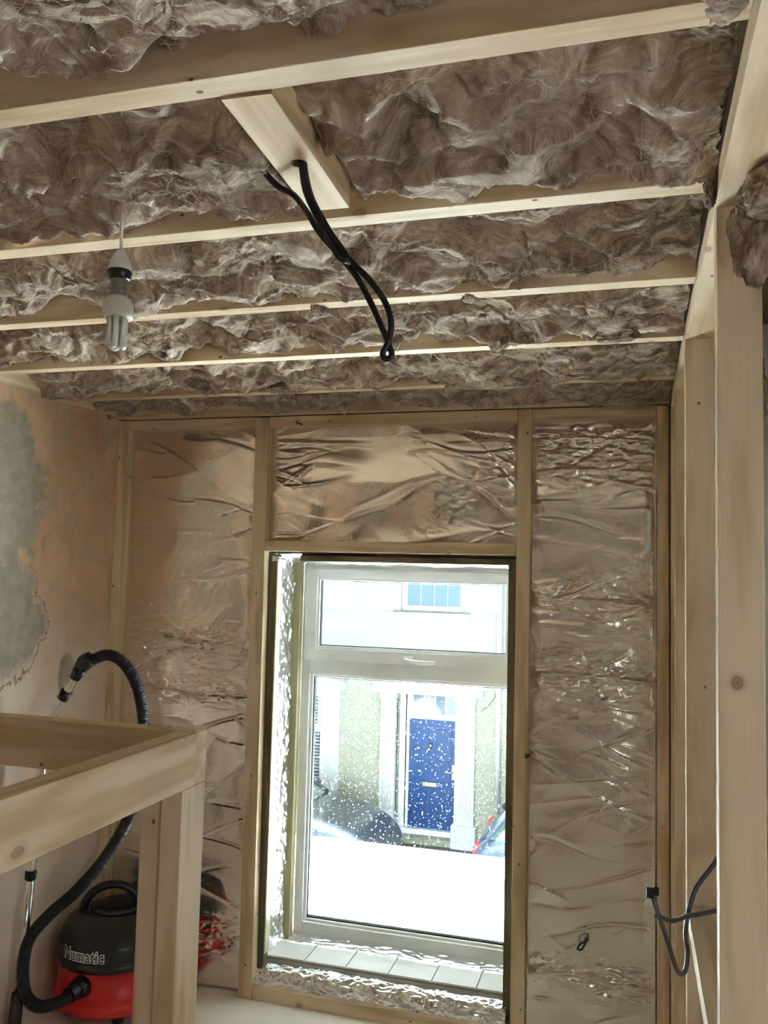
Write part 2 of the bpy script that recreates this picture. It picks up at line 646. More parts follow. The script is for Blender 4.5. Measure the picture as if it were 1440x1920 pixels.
def glass_mat(name, drops):
    mt = bpy.data.materials.new(name)
    mt.use_nodes = True
    nt = mt.node_tree
    nt.nodes.clear()
    N, L = nt.nodes.new, nt.links.new
    out = N('ShaderNodeOutputMaterial')
    tr = N('ShaderNodeBsdfTransparent')
    tr.inputs[0].default_value = (0.93, 0.975, 0.965, 1)
    gl = N('ShaderNodeBsdfGlossy')
    gl.inputs['Roughness'].default_value = 0.02
    m1 = N('ShaderNodeMixShader')
    m1.inputs[0].default_value = 0.05
    L(tr.outputs[0], m1.inputs[1])
    L(gl.outputs[0], m1.inputs[2])
    last = m1
    if drops:
        # rain specks clinging to the outer face
        tc = N('ShaderNodeTexCoord')
        mp = N('ShaderNodeMapping')
        mp.inputs['Scale'].default_value = (140, 1, 95)
        mp.inputs['Rotation'].default_value = (0, 0.35, 0)
        L(tc.outputs['Object'], mp.inputs[0])
        v = N('ShaderNodeTexVoronoi')
        v.inputs['Scale'].default_value = 1
        L(mp.outputs[0], v.inputs['Vector'])
        n = N('ShaderNodeTexNoise')
        n.inputs['Scale'].default_value = 60
        L(tc.outputs['Object'], n.inputs['Vector'])
        th = math_n(nt, 'MULTIPLY', math_n(nt, 'SUBTRACT', n.outputs[0], 0.385), 0.85)
        f = math_n(nt, 'LESS_THAN', v.outputs['Distance'], th)
        tl = N('ShaderNodeBsdfTranslucent')
        tl.inputs[0].default_value = (0.9, 0.94, 0.96, 1)
        m2 = N('ShaderNodeMixShader')
        L(math_n(nt, 'MULTIPLY', f, 0.7), m2.inputs[0])
        L(m1.outputs[0], m2.inputs[1])
        L(tl.outputs[0], m2.inputs[2])
        last = m2
    L(last.outputs[0], out.inputs[0])
    return mt


GLASS = glass_mat('window_glass', False)
GLASS_WET = glass_mat('rain_spotted_glass', True)

# ------------------------------------------------------------------ room shell
XL, XR, YW = -2.21, 0.135, 3.3
JB = 2.378                                   # underside of the ceiling joists


def struct(o):
    o['kind'] = 'structure'
    return o


struct(box('floor', (-2.4, -2.3, -0.12), (1.2, 3.36, 0.0), FLOOR))
struct(box('wall_left', (XL - 0.12, -2.3, 0.0), (XL, 3.36, 2.66), PLASTER))
struct(box('wall_right', (1.05, -2.3, 0.0), (1.17, 3.36, 2.66), HALLWALL))
struct(box('wall_back', (-2.33, -2.42, 0.0), (1.17, -2.3, 2.66), BRICK))
struct(box('ceiling', (-2.33, -2.3, 2.66), (1.17, 3.75, 2.72), DECK))
# masonry of the window wall, with the opening left free
bm = bmesh.new()
WO = (-1.475, -0.415, 0.09, 1.80)
for a, b in (((-2.33, 3.375, -0.12), (WO[0], 3.75, 2.66)), ((WO[1], 3.375, -0.12), (1.17, 3.75, 2.66)),
             ((WO[0], 3.375, WO[3]), (WO[1], 3.75, 2.66)), ((WO[0], 3.375, -0.12), (WO[1], 3.75, WO[2]))):
    add_box(bm, a, b)
struct(bm_link('wall_front', bm, BRICK))

struct(box('wall_hall', (0.212, 3.30, 0.0), (1.05, 3.373, 2.66), HALLWALL))
# wall of this house, plus unseen eaves added to keep sun off the sill
bm = bmesh.new()
add_box(bm, (-4.5, 3.45, 2.72), (3.0, 3.75, 4.1))
add_box(bm, (-4.5, 3.45, 4.1), (3.0, 4.85, 4.16))
add_box(bm, (-4.5, 3.45, -2.72), (-2.33, 3.75, 2.72))
add_box(bm, (1.17, 3.45, -2.72), (3.0, 3.75, 2.72))
add_box(bm, (-2.33, 3.45, -2.72), (1.17, 3.75, -0.12))
struct(bm_link('wall_and_shade_eaves', bm, BRICK))

# ------------------------------------------------------------------ ceiling timbers
JY = [1.04 + 0.4655 * k for k in range(5)]    # far lower edges of the five joists
JW = 0.045
jl = ['nearest and widest-looking ceiling joist, crossing the top of the view above the noggin',
      'second ceiling joist, on which the far end of the short cross piece rests',
      'third ceiling joist, in front of which the bulb tubes hang and tufts of wool droop',
      'fourth ceiling joist, beside which the lowest loop of black cable ends',
      'fifth ceiling joist, mostly hidden under sagging wool near the window wall']
for k, y in enumerate(JY):
    o = box('ceiling_joist', (XL + 0.045 if k > 2 else XL + 0.002, y - JW, JB), (XR - 0.003, y, JB + 0.14), WX, bevel=0.0015)
    tag(o, jl[k], 'joist', 'pine ceiling joists')
o = box('wall_joist', (XL + 0.047, 3.25, JB), (XR - 0.003, 3.296, JB + 0.14), WX, bevel=0.0015)
tag(o, 'pine joist fixed along the window wall just above its top plate', 'joist')
o = box('ledger_board', (XL + 0.001, 2.05, JB + 0.003), (XL + 0.045, 3.296, JB + 0.15), WY, bevel=0.0015)
tag(o, 'pine ledger board running along the top of the orange plastered wall', 'ledger')

# short cross piece with a drilled hole
ng = empty('noggin', (-0.525, 1.2175, JB), 'short pale cross piece with a drilled hole between the two nearest joists', 'noggin')
bm = bmesh.new()
x0, x1, y0, y1, z0, z1 = -0.038, 0.038, -0.175, 0.198, -0.004, 0.05
hx, hy, hr = 0.006, 0.022, 0.0135
S = 32
sk = -0.006
def ringpt(k, z):
    a = 2 * PI * k / S
    return (hx + hr * math.cos(a), hy + hr * math.sin(a), z)
def outer(k, z):
    a = 2 * PI * k / S
    c, s = math.cos(a), math.sin(a)
    t = min((x1 - hx) / c if c > 1e-6 else (x0 - hx) / c if c < -1e-6 else 9e9, (y1 - hy) / s if s > 1e-6 else (y0 - hy) / s if s < -1e-6 else 9e9)
    return (hx + c * t, hy + s * t, z)
# corner points are inserted explicitly so the piece stays a clean rectangle
angs = [2 * PI * k / S for k in range(S)] + [math.atan2(y - hy, x - hx) % (2 * PI) for x in (x0, x1) for y in (y0, y1)]
angs = sorted(set(round(a, 6) for a in angs))
def rim(a, z, inner):
    c, s = math.cos(a), math.sin(a)
    if inner:
        return (hx + hr * c, hy + hr * s, z)
    t = min((x1 - hx) / c if c > 1e-6 else (x0 - hx) / c if c < -1e-6 else 9e9, (y1 - hy) / s if s > 1e-6 else (y0 - hy) / s if s < -1e-6 else 9e9)
    return (hx + c * t, hy + s * t, z)
R4 = [[bm.verts.new(rim(a, z, inn)) for a in angs] for z, inn in ((z0, True), (z0, False), (z1, False), (z1, True))]
n = len(angs)
for q in range(4):
    A, B = R4[q], R4[(q + 1) % 4]
    for k in range(n):
        bm.faces.new((A[k], A[(k + 1) % n], B[(k + 1) % n], B[k]))
nb = bm_link('board', bm, WY, ng)
nb.rotation_euler = (0, 0, 0.03)

# plates and studs of the right-hand partition
XT = 0.208
o = box('partition_top_plate', (XR - 0.002, 0.2, 2.345), (0.235, 1.535, 2.392), WY, bevel=0.0015)
tag(o, 'near pale top plate of the right partition, lit from below, above the big post', 'top plate')
o = box('partition_top_plate', (XR, 1.54, 2.357), (XT + 0.004, 3.25, 2.402), WY, bevel=0.0015)
tag(o, 'far top plate of the right partition running to the window wall', 'top plate')


def stud(name, a, b, label, lean=0.0, group=None, mat=None, cat='stud'):
    o = box(name, a, b, mat or WZ, bevel=0.0018, lean=lean)
    return tag(o, label, cat, group)


GR = 'studs of the right partition'
stud('partition_post', (XR, 1.49, 0.0), (0.205, 1.535, 2.345), 'largest upright timber at the right edge of the view with one round knot', group=GR, mat=WPOST)
stud('partition_stud', (0.134, 2.35, 0.0), (0.205, 2.395, 2.357), 'second upright of the right partition, behind the big post, where the horizontal rail ends', 0.003, GR)
stud('partition_stud', (0.136, 2.95, 0.0), (0.205, 2.995, 2.357), 'thin-looking third upright of the right partition, left of the one with the cables', 0.002, GR)
stud('partition_stud', (0.136, 3.245, 0.0), (0.205, 3.29, 2.357), 'last upright of the right partition against the window wall corner', 0.0, GR)
o = box('partition_rail', (0.137, 1.54, 0.86), (0.207, 2.347, 0.905), WY, bevel=0.0015)
tag(o, 'horizontal rail between big post and second upright, its pale top face seen from above', 'rail')

# frame in front of the window wall
FG = 'studs of the window wall frame'
FB = 3.345
stud('wall_stud', (-2.208, 3.3, 0.0), (-2.158, FB, 2.376), 'left end stud of the window wall, in the corner by the orange plaster', 0.0, FG)
stud('wall_stud', (-1.541, 3.298, 0.0), (-1.481, FB, 2.372), 'window wall stud just left of the window', 0.016, FG)
stud('wall_stud', (-0.427, 3.298, 0.0), (-0.374, FB, 2.376), 'window wall stud just right of the window, with a black spot', 0.0, FG)
stud('wall_stud', (0.087, 3.298, 0.0), (0.130, FB, 2.372), 'right end stud of the window wall, between the foil and the partition', 0.004, FG)
TG = 'top plate lengths of the window wall'
for a, b, lb in ((-2.157, -1.543, 'short left length of top plate on the window wall'), (-1.479, -0.429, 'long middle length of top plate above the window'),
                 (-0.372, 0.085, 'short right length of top plate on the window wall')):
    tag(box('wall_top_plate', (a, 3.301, 2.333), (b, FB, 2.375), WX, bevel=0.0015), lb, 'top plate', TG)
tag(box('window_header', (-1.479, 3.301, 1.806), (-0.429, FB, 1.851), WX, bevel=0.0015), 'horizontal header timber directly above the window opening', 'header')
tag(box('wall_bottom_plate', (-1.463, 3.300, 0.0), (-0.420, FB, 0.052), WX, bevel=0.0015), 'bottom plate on the floor under the window', 'bottom plate')

# treated lining battens round the reveal
tag(box('reveal_batten', (-1.472, 3.347, 0.10), (-1.442, 3.392, 1.765), TZ, bevel=0.001), 'dark treated upright batten at the left of the window reveal', 'batten')
tag(box('reveal_batten', (-0.462, 3.347, 0.06), (-0.432, 3.392, 1.793), TZ, bevel=0.001), 'dark treated upright batten at the right of the window reveal', 'batten')
tag(box('reveal_batten', (-1.335, 3.347, 1.768), (-0.464, 3.392, 1.792), TX, bevel=0.001), 'dark treated horizontal batten across the top of the window reveal', 'batten')
tag(box('reveal_batten', (-1.460, 3.598, 0.14), (-1.431, 3.638, 1.76), GZ, bevel=0.001), 'narrow yellowish batten touching the left side of the window frame', 'batten')
tag(box('lit_batten_side', (-1.4415, 3.349, 0.16), (-1.436, 3.392, 1.765), plain('lit_side_cream', (0.72, 0.68, 0.47), 0.5), bevel=0.001), 'cream strip painted as the lit side of the dark batten left of the window', 'strip')  # the batten's lit side, put into the colour of a separate strip


# ------------------------------------------------------------------ foil sheets
def creases(U, V, w, h, n, rng, amp=0.009):
    """long thin folds fanning out from the fixings on both side edges"""
    H = np.zeros_like(U)
    for i in range(n):
        side = rng.rand() < 0.5
        u0 = -0.01 if side else w + 0.01
        if rng.rand() < 0.25:
            u0 = rng.rand() * w
        v0 = rng.rand() * h
        ang = rng.normal(0, 0.38) + (0 if side else PI)
        ln = rng.uniform(0.12, 0.55)
        d = (math.cos(ang), math.sin(ang))
        s = (U - u0) * d[0] + (V - v0) * d[1]
        t = -(U - u0) * d[1] + (V - v0) * d[0]
        t = t + 0.012 * np.sin(s * rng.uniform(6, 18) + rng.rand() * 6)
        wd = rng.uniform(0.0025, 0.007)
        env = np.clip(s / 0.04, 0, 1) * np.clip((ln - s) / (ln * 0.6), 0, 1)
        H += rng.choice([-1, 1, 1]) * amp * rng.uniform(0.4, 1.2) * env * np.exp(-np.abs(t) / wd)
    return H


def foil_height(U, V, seed, w, h, n, big=0.018, seams=()):
    rng = np.random.RandomState(seed)
    s = seed * 13.7
    H = big * fbm(U * 3.2 + s, V * 2.2, s, 2) * 1.6
    wx = 0.35 * pn(U * 3 + s, V * 3, 5.0)
    H += 0.008 * (0.45 - np.abs(fbm(U * 2.6 + wx + s, V * 4.2 + wx, 2.0, 2)) * 2.2)
    H += 0.0022 * np.clip(fbm(U * 1.7 + s, V * 1.9, 21.0, 2) * 3 + 0.3, 0, 1) * (0.5 - np.abs(fbm(U * 15 + s, V * 22 + wx * 4, 9.0, 2)) * 2.2)
    H += creases(U, V, w, h, n, rng)
    for v0, a in seams:                      # tighter crumple along a taped joint
        e = np.exp(-((V - v0) / 0.07) ** 2)
        H += a * e * (0.5 - np.abs(fbm(U * 9 + s, V * 26 + wx * 3, 4.0, 3)) * 3)
        H += a * 0.8 * np.exp(-np.abs(V - v0 - 0.01 * np.sin(U * 9)) / 0.006)
    return H


def foil_wall(name, x0, x1, z0, z1, seed, n, mat, label, seams=(), step=0.0045, big=0.020):
    nu, nv = int((x1 - x0) / step), int((z1 - z0) / step)
    U, V = np.meshgrid(np.linspace(0, x1 - x0, nu), np.linspace(0, z1 - z0, nv), indexing='ij')
    H = foil_height(U, V, seed, x1 - x0, z1 - z0, n, big, seams)
    edge = np.minimum.reduce([U, (x1 - x0) - U, V + 0.02, (z1 - z0) - V])
    H = H * np.clip(edge / 0.04, 0.12, 1)
    Y = 3.343 - np.clip(H + 0.006, -0.02, 0.05)
    vs = np.stack([U + x0, Y, V + z0], -1).reshape(-1, 3)
    # origin at the sheet's lower middle
    c = np.array([(x0 + x1) / 2, 3.343, z0])
    o = py_link(name, vs - c, grid_faces(nu, nv), mat)
    o.location = c
    return tag(o, label, 'foil insulation', 'foil sheets between the studs')


foil_wall('foil_sheet', -2.157, -1.53, 0.012, 2.332, 3, 70, FOIL, 'tall crinkled foil sheet on the wall left of the window', ((1.40, 0.016), (1.19, 0.012), (0.2, 0.014)))
foil_wall('foil_sheet', -1.480, -0.428, 1.852, 2.332, 5, 46, FOIL, 'wide crinkled foil sheet above the window', ())
foil_wall('foil_sheet', -0.373, 0.086, 0.012, 2.332, 8, 75, FOIL_GRID, 'tall crinkled foil sheet with a fine grid on the wall right of the window', ((2.24, 0.022), (2.12, 0.012), (1.62, 0.016), (1.34, 0.02), (0.25, 0.02)), big=0.02)

# foil inside the reveal: left cheek and the strip over the header
nu, nv = 50, 420
U, V = np.meshgrid(np.linspace(0, 0.21, nu), np.linspace(0, 1.66, nv), indexing='ij')
H = 0.009 * (0.4 - np.abs(fbm(U * 10, V * 9, 3.3, 3)) * 2.6) + 0.005 * (0.5 - np.abs(fbm(U * 22, V * 26, 1.3, 2)) * 2.6)
vs = np.stack([-1.456 + np.clip(H, -0.012, 0.02), 3.39 + U, 0.115 + V], -1).reshape(-1, 3)
o = py_link('reveal_foil', vs, grid_faces(nu, nv)[:, ::-1], FOIL_BRIGHT)
tag(o, 'bright crumpled silver foil lining the left cheek of the window reveal', 'foil insulation')
nu, nv = 260, 60
U, V = np.meshgrid(np.linspace(0, 1.04, nu), np.linspace(0, 1, nv), indexing='ij')
H = 0.007 * (0.4 - np.abs(fbm(U * 9, V * 3, 7.3, 3)) * 2.6)
Yh = 3.345 + V * 0.29
Zh = 1.800 - V * 0.052 - 0.012 * np.exp(-((V - 0.12) / 0.07) ** 2) + H
vs = np.stack([-1.470 + U, Yh, np.minimum(Zh, 1.799)], -1).reshape(-1, 3)
o = py_link('head_foil', vs, grid_faces(nu, nv), FOIL_BRIGHT)
tag(o, 'thin crumpled foil strip lining the head of the window reveal', 'foil insulation')

# crumpled foil roll lying along the front of the sill
nu, nv = 330, 64
U, V = np.meshgrid(np.linspace(0, 1.02, nu), np.linspace(0, 1, nv), indexing='ij')
a = PI * (V * 1.02 - 0.01)
rad = 1 + 0.16 * (0.45 - np.abs(fbm(U * 8, V * 3, 8.1, 3)) * 3.2) + 0.09 * (0.4 - np.abs(fbm(U * 26, V * 9, 2.1, 2)) * 3) + 0.16 * fbm(U * 3, V, 1.0, 2)
Yc, Zc = 3.367, 0.053
vs = np.stack([-1.468 + U, np.clip(Yc - np.cos(a) * 0.052 * rad, 3.306, 9), Zc + np.sin(a) * 0.062 * rad], -1).reshape(-1, 3)
o = py_link('sill_foil_roll', vs, grid_faces(nu, nv), FOIL_BRIGHT)
tag(o, 'crumpled silver foil roll lying along the front of the window sill', 'foil insulation')

# tiled sill
sill = empty('tiled_sill', (-0.95, 3.5, 0.09), 'row of white square tiles along the window sill', 'window sill')
box('mortar_bed', (-1.474, 3.40, 0.09), (-0.416, 3.64, 0.122), GROUT, sill)
for k in range(6):
    xa = -1.463 + k * 0.1785
    t = box('tile', (xa, 3.412, 0.122), (min(xa + 0.1735, -0.42), 3.575, 0.132), TILE, sill, bevel=0.0012)
    if k == 0:
        t['label'] = 'first glazed tile, by the foil cheek'
    if xa + 0.17 > -0.42:
        break
box('tile_edge', (-1.463, 3.404, 0.100), (-0.42, 3.411, 0.130), BROWNEDGE, sill)
nu, nv = 260, 20
U, V = np.meshgrid(np.linspace(0, 1.04, nu), np.linspace(0, 1, nv), indexing='ij')
H = 0.006 * (0.4 - np.abs(fbm(U * 12, V * 2, 17.3, 3)) * 2.6) + 0.006 * V
vs = np.stack([-1.46 + U, 3.568 + V * 0.075 + 0.004 * pn(U * 11, 0.5, 3.1), 0.136 + np.maximum(H, -0.002) + 0.004 * V], -1).reshape(-1, 3)
o = py_link('sill_tape', vs, grid_faces(nu, nv), FOIL_BRIGHT)
tag(o, 'crinkled strip of silver tape between the sill tiles and the window frame', 'tape')

# ------------------------------------------------------------------ the window
WF = 3.640
win = bpy.data.objects.new('window_1', None)
COL.objects.link(win)
win.location = (-0.94, WF, 0.14)
win['kind'] = 'structure'


def framebox(bm, x0, x1, z0, z1, t, y0, y1, bev=0.003):
    """rectangular ring of four bars of width t"""
    tl, tr, tb, tt = t if isinstance(t, tuple) else (t,) * 4
    o0 = (-0.94, WF, 0.14)
    for a, b in (((x0, y0, z0), (x0 + tl, y1, z1)), ((x1 - tr, y0, z0), (x1, y1, z1)),
                 ((x0 + tl, y0, z0), (x1 - tr, y1, z0 + tb)), ((x0 + tl, y0, z1 - tt), (x1 - tr, y1, z1))):
        add_box(bm, [a[i] - o0[i] for i in range(3)], [b[i] - o0[i] for i in range(3)], bev)


bm = bmesh.new()
framebox(bm, -1.431, -0.42, 0.135, 1.755, (0.042, 0.04, 0.055, 0.03), WF, WF + 0.07)
# transom between the two lights
add_box(bm, (-1.40 + 0.94, 0.0, 1.268 - 0.14), (-0.45 + 0.94, 0.068, 1.345 - 0.14), 0.004)
bm_link('window_frame', bm, PVC, win)
# stepped beads round the fixed lower light
bm = bmesh.new()
framebox(bm, -1.390, -0.455, 0.188, 1.270, 0.014, WF + 0.012, WF + 0.045)
bm_link('glazing_bead', bm, PVC, win)
bm = bmesh.new()
framebox(bm, -1.377, -0.468, 0.202, 1.258, 0.006, WF + 0.022, WF + 0.045, 0)
bm_link('gasket', bm, GASKET, win)
bm = bmesh.new()
framebox(bm, -1.418, -0.44, 1.330, 1.740, (0.058, 0.058, 0.055, 0.042), WF - 0.012, WF + 0.045)
sash = bm_link('opening_sash', bm, PVC, win)
bm = bmesh.new()
framebox(bm, -1.364, -0.495, 1.382, 1.702, 0.014, WF - 0.004, WF + 0.03)
bm_link('glazing_bead', bm, PVC, sash)
bm = bmesh.new()
framebox(bm, -1.351, -0.508, 1.395, 1.689, 0.004, WF + 0.008, WF + 0.03, 0)
bm_link('gasket', bm, GASKET, sash)
o = box('pane', (-1.375, WF + 0.034, 0.20), (-0.47, WF + 0.038, 1.262), GLASS_WET, win)
o = box('pane', (-1.349, WF + 0.018, 1.39), (-0.51, WF + 0.022, 1.69), GLASS, win)
# espagnolette handle on the transom sash
bm = bmesh.new()
oo = Vector((-0.94, WF, 0.14))
add_tube(bm, catmull([Vector((-0.935, WF - 0.012, 1.355)) - oo, Vector((-0.935, WF - 0.040, 1.355)) - oo, Vector((-0.918, WF - 0.046, 1.352)) - oo,
                      Vector((-0.86, WF - 0.045, 1.348)) - oo, Vector((-0.805, WF - 0.045, 1.350)) - oo], 6), 0.0075, 12)
add_box(bm, Vector((-0.955, WF - 0.020, 1.343)) - oo, Vector((-0.912, WF - 0.010, 1.369)) - oo, 0.004)
bm_link('handle', bm, WHITE, win, True)

# ------------------------------------------------------------------ mineral wool between the joists
TAPE_Y = [(0.55, JY[0] - JW)] + [(JY[k], JY[k + 1] - JW) for k in range(4)] + [(JY[4], 3.25)]
# sag: (bay, x, y fraction, sigma x, sigma y fraction, depth)
SAG = [(0, -0.80, 0.93, 0.05, 0.18, 0.012), (0, -0.62, 0.80, 0.12, 0.3, 0.014), (0, -0.1, 0.9, 0.12, 0.2, -0.03),
       (1, -1.05, 0.72, 0.13, 0.3, 0.012), (1, -0.90, 0.8, 0.05, 0.3, 0.015), (1, -0.25, 0.75, 0.20, 0.25, 0.022), (1, -0.38, 0.35, 0.05, 0.25, 0.02),
       (1, 0.08, 0.6, 0.06, 0.5, 0.03), (1, -0.50, 0.5, 0.05, 0.5, -0.02), (1, -0.70, 0.15, 0.2, 0.2, -0.03),
       (2, -0.75, 0.90, 0.03, 0.15, 0.02), (2, -0.20, 0.80, 0.15, 0.3, 0.014), (2, -1.2, 0.8, 0.1, 0.3, 0.02),
       (3, -0.5, 0.8, 0.2, 0.3, 0.006), (3, 0.0, 0.85, 0.1, 0.3, 0.02),
       (4, -0.42, 0.85, 0.14, 0.4, 0.045), (4, -0.10, 0.8, 0.12, 0.4, 0.03), (4, -1.35, 0.8, 0.06, 0.3, 0.02), (4, -1.20, 0.5, 0.03, 0.3, -0.04),
       (5, -0.5, 0.6, 0.4, 0.4, 0.02), (5, 0.05, 0.5, 0.1, 0.4, 0.02)]
BAYL = ['nearest pale fluffy mineral wool batt at the top, before the first joist',
        'mineral wool batt between the first and second joists, either side of the drilled cross piece',
        'mineral wool batt between the second and third joists, behind the bulb holder',
        'mineral wool batt between the third and fourth joists, behind the bulb tubes',
        'mineral wool batt between the fourth and fifth joists, with a dark open fold',
        'farthest mineral wool batt, between the fifth joist and the window wall']
XSTART = [-1.6, -1.75, -2.05, -2.2, -2.165, -2.165]


def bay_height(X, F, k, W):
    """downward bulge of the batt at (x, fraction of bay)"""
    s = 31.0 * k
    Y = F * W
    wx = 0.14 * fbm(X * 6 + s, Y * 6, 1.5, 3)
    wy = 0.14 * fbm(X * 6 + s, Y * 6, 8.5, 3)
    Xw, Yw = X + wx, Y + wy
    h = 0.085 * fbm(Xw * 4 + s, Yw * 5, 0.3, 2)
    h += 0.085 * (0.28 - np.abs(fbm(Xw * 3.8 + s, Yw * 8, 3.3, 2)) * 2)
    h += 0.030 * (0.33 - np.abs(fbm(Xw * 14 + s, Yw * 18, 5.3, 3)) * 2)
    h += 0.010 * (0.33 - np.abs(fbm(Xw * 38 + s, Yw * 45, 6.3, 2)) * 2)
    h += 0.005 * fbm(Xw * 90 + s, Yw * 60, 7.3, 2)
    for b, sx, sf, wx_, wf, d in SAG:
        if b == k:
            h += d * np.exp(-((X - sx) / wx_) ** 2 - ((F - sf) / wf) ** 2)
    return h


for k, (ya, yb) in enumerate(TAPE_Y):
    W = yb - ya
    xs = XSTART[k]
    st = (0.0042, 0.0042, 0.005, 0.0055, 0.006, 0.006)[k]
    nu, nv = int((XR - 0.003 - xs) / st), int(W / st)
    X, F = np.meshgrid(np.linspace(xs, XR - 0.003, nu), np.linspace(0, 1, nv), indexing='ij')
    h = bay_height(X, F, k, W)
    base = np.interp(F[0], [0, 0.10, 0.30, 0.7, 0.93, 1.0], [2.520, 2.455, 2.425, 2.408, 2.418, 2.440])
    if k == 0:
        base = np.interp(F[0], [0, 0.2, 0.7, 0.9, 1.0], [2.43, 2.41, 2.405, 2.425, 2.455])
    Z = base[None, :] - h - 0.006
    Z = np.maximum(Z, JB - 0.022)
    if k == 1:      # pushed back around the cross piece
        gap = np.clip(1.6 - np.abs(X + 0.522) / 0.045, 0, 1)
        Z = np.maximum(Z, JB - 0.02 + 0.085 * gap)
    # sideways folding gives overhangs and dark clefts
    ox = 0.050 * fbm(X * 9 + 50, F * W * 9, Z * 12 + k, 3)
    oy = 0.036 * fbm(X * 9 + 80, F * W * 9, Z * 12 + k, 3)
    XX = np.clip(X + ox, xs - 0.004, XR - 0.004)
    YY = np.clip(ya + F * W + oy, ya + 0.001, yb - 0.001)
    bt = empty('insulation_batt', ((xs + XR) / 2, (ya + yb) / 2, 2.40), BAYL[k], 'insulation', 'mineral wool batts between the joists')
    c = np.array(bt.location)
    vs = np.stack([XX, YY, Z], -1)
    # closed top so that the batt has real thickness
    f = grid_faces(nu, nv)
    n0 = nu * nv
    top = [(xs, ya + 0.001, 2.62), (XR - 0.004, ya + 0.001, 2.62), (XR - 0.004, yb - 0.001, 2.62), (xs, yb - 0.001, 2.62)]
    allv = np.concatenate([vs.reshape(-1, 3), np.array(top)]) - c
    fl = f.tolist()
    fl.append((n0, n0 + 1, n0 + 2, n0 + 3))
    fl.append([i * nv for i in range(nu)] + [n0 + 1, n0])
    fl.append([i * nv + nv - 1 for i in range(nu)][::-1] + [n0 + 3, n0 + 2])
    fl.append([j for j in range(nv)][::-1] + [n0, n0 + 3])
    fl.append([(nu - 1) * nv + j for j in range(nv)] + [n0 + 2, n0 + 1])
    py_link('wool', allv, fl, WOOL, bt)
    # loose fibres standing off the surface
    rng = np.random.RandomState(100 + k)
    cu = bpy.data.curves.new('loose_fibres', 'CURVE')
    cu.dimensions = '3D'
    cu.bevel_depth = 0.00055 + 0.00006 * k
    cu.bevel_resolution = 0
    nf = (900, 1200, 1000, 700, 500, 260)[k]
    for q in range(nf):
        i, j = rng.randint(4, nu - 4), rng.randint(3, nv - 3)
        p = np.array([XX[i, j], YY[i, j], Z[i, j]])
        ang = rng.uniform(0, 2 * PI)
        dv = np.array([math.cos(ang), math.sin(ang), -0.15 + rng.normal(0, 0.25)])
        L_ = rng.uniform(0.015, 0.06)
        pts = []
        m_ = 6
        bend = rng.normal(0, 1.4)
        for t in range(m_):
            pts.append(p.copy())
            ca, sa = math.cos(bend / m_), math.sin(bend / m_)
            dv = np.array([dv[0] * ca - dv[1] * sa, dv[0] * sa + dv[1] * ca, dv[2] + rng.normal(0, 0.12)])
            p = p + dv * L_ / m_
            ii = int(np.clip((p[0] - xs) / (XR - xs) * nu, 0, nu - 1))
            jj = int(np.clip((p[1] - ya) / W * nv, 0, nv - 1))
            p[1] = min(max(p[1], ya + 0.002), yb - 0.002)
            p[0] = min(p[0], XR - 0.006)
            p[2] = min(p[2], Z[ii, jj] - 0.001)
            p[2] = max(p[2], Z[ii, jj] - 0.012)
        sp = cu.splines.new('POLY')
        sp.points.add(m_ - 1)
        for t in range(m_):
            sp.points[t].co = (*(pts[t] - c), 1)
            sp.points[t].radius = 1 - 0.7 * t / m_
    cu.materials.append(FIBRE)
    fo = bpy.data.objects.new('loose_fibres', cu)
    COL.objects.link(fo)
    fo.parent = bt
    fo['kind'] = 'stuff'


def tuft(name, centre, size, seed, label, parent=None, flat=1.0):
    bm = bmesh.new()
    bmesh.ops.create_icosphere(bm, subdivisions=5, radius=1)
    P = np.array([v.co[:] for v in bm.verts])
    r = 1 + 0.75 * fbm(P[:, 0] * 1.4 + seed, P[:, 1] * 1.4, P[:, 2] * 1.4, 3) + 0.28 * (0.3 - np.abs(fbm(P[:, 0] * 3.5 + seed, P[:, 1] * 3.5, P[:, 2] * 3.5, 4)) * 2)
    P = P * r[:, None] * np.array(size)
    for v, c in zip(bm.verts, P):
        v.co = c
    o = bm_link(name, bm, WOOL, parent, True)
    o.location = centre
    if label:
        tag(o, label, 'insulation')
    return o


tuft('insulation_tuft', (0.185, 1.43, 2.262), (0.034, 0.03, 0.072), 3.1, 'dark torn clump of mineral wool hanging over the top of the big right post')
tuft('insulation_tuft', (0.215, 1.37, 2.31), (0.05, 0.06, 0.036), 9.4, 'dark lump of mineral wool pressed under the near partition plate')
tuft('insulation_tuft', (0.10, 1.0, 2.388), (0.026, 0.045, 0.016), 5.2, 'small brown tuft hanging across the right end of the nearest joist')
tuft('insulation_tuft', (-0.755, 1.972, 2.379), (0.020, 0.035, 0.018), 7.2, 'small tuft of wool drooping over the third joist left of the black cables')
tuft('insulation_tuft', (-0.373, 1.965, 2.383), (0.022, 0.032, 0.013), 12.2, 'small tuft of wool drooping over the third joist right of the black cables')
tuft('insulation_tuft', (-0.04, 2.39, 2.386), (0.06, 0.035, 0.016), 15.2, 'tuft of wool drooping over the right part of the fourth joist')
tuft('insulation_tuft', (-0.50, 2.86, 2.385), (0.16, 0.05, 0.022), 19.2, 'large roll of wool sagging over the fifth joist right of centre')
tuft('insulation_tuft', (-1.42, 2.36, 2.389), (0.018, 0.03, 0.012), 23.2, 'tiny ball of wool stuck to the fourth joist near the bulb')
tuft('insulation_tuft', (0.125, 1.475, 2.372), (0.012, 0.03, 0.030), 26.2, 'wispy tuft caught where the second joist meets the partition plate')
tuft('insulation_tuft', (-1.22, 2.86, 2.386), (0.09, 0.035, 0.014), 29.2, 'pale tuft of wool lying across the fifth joist left of centre')

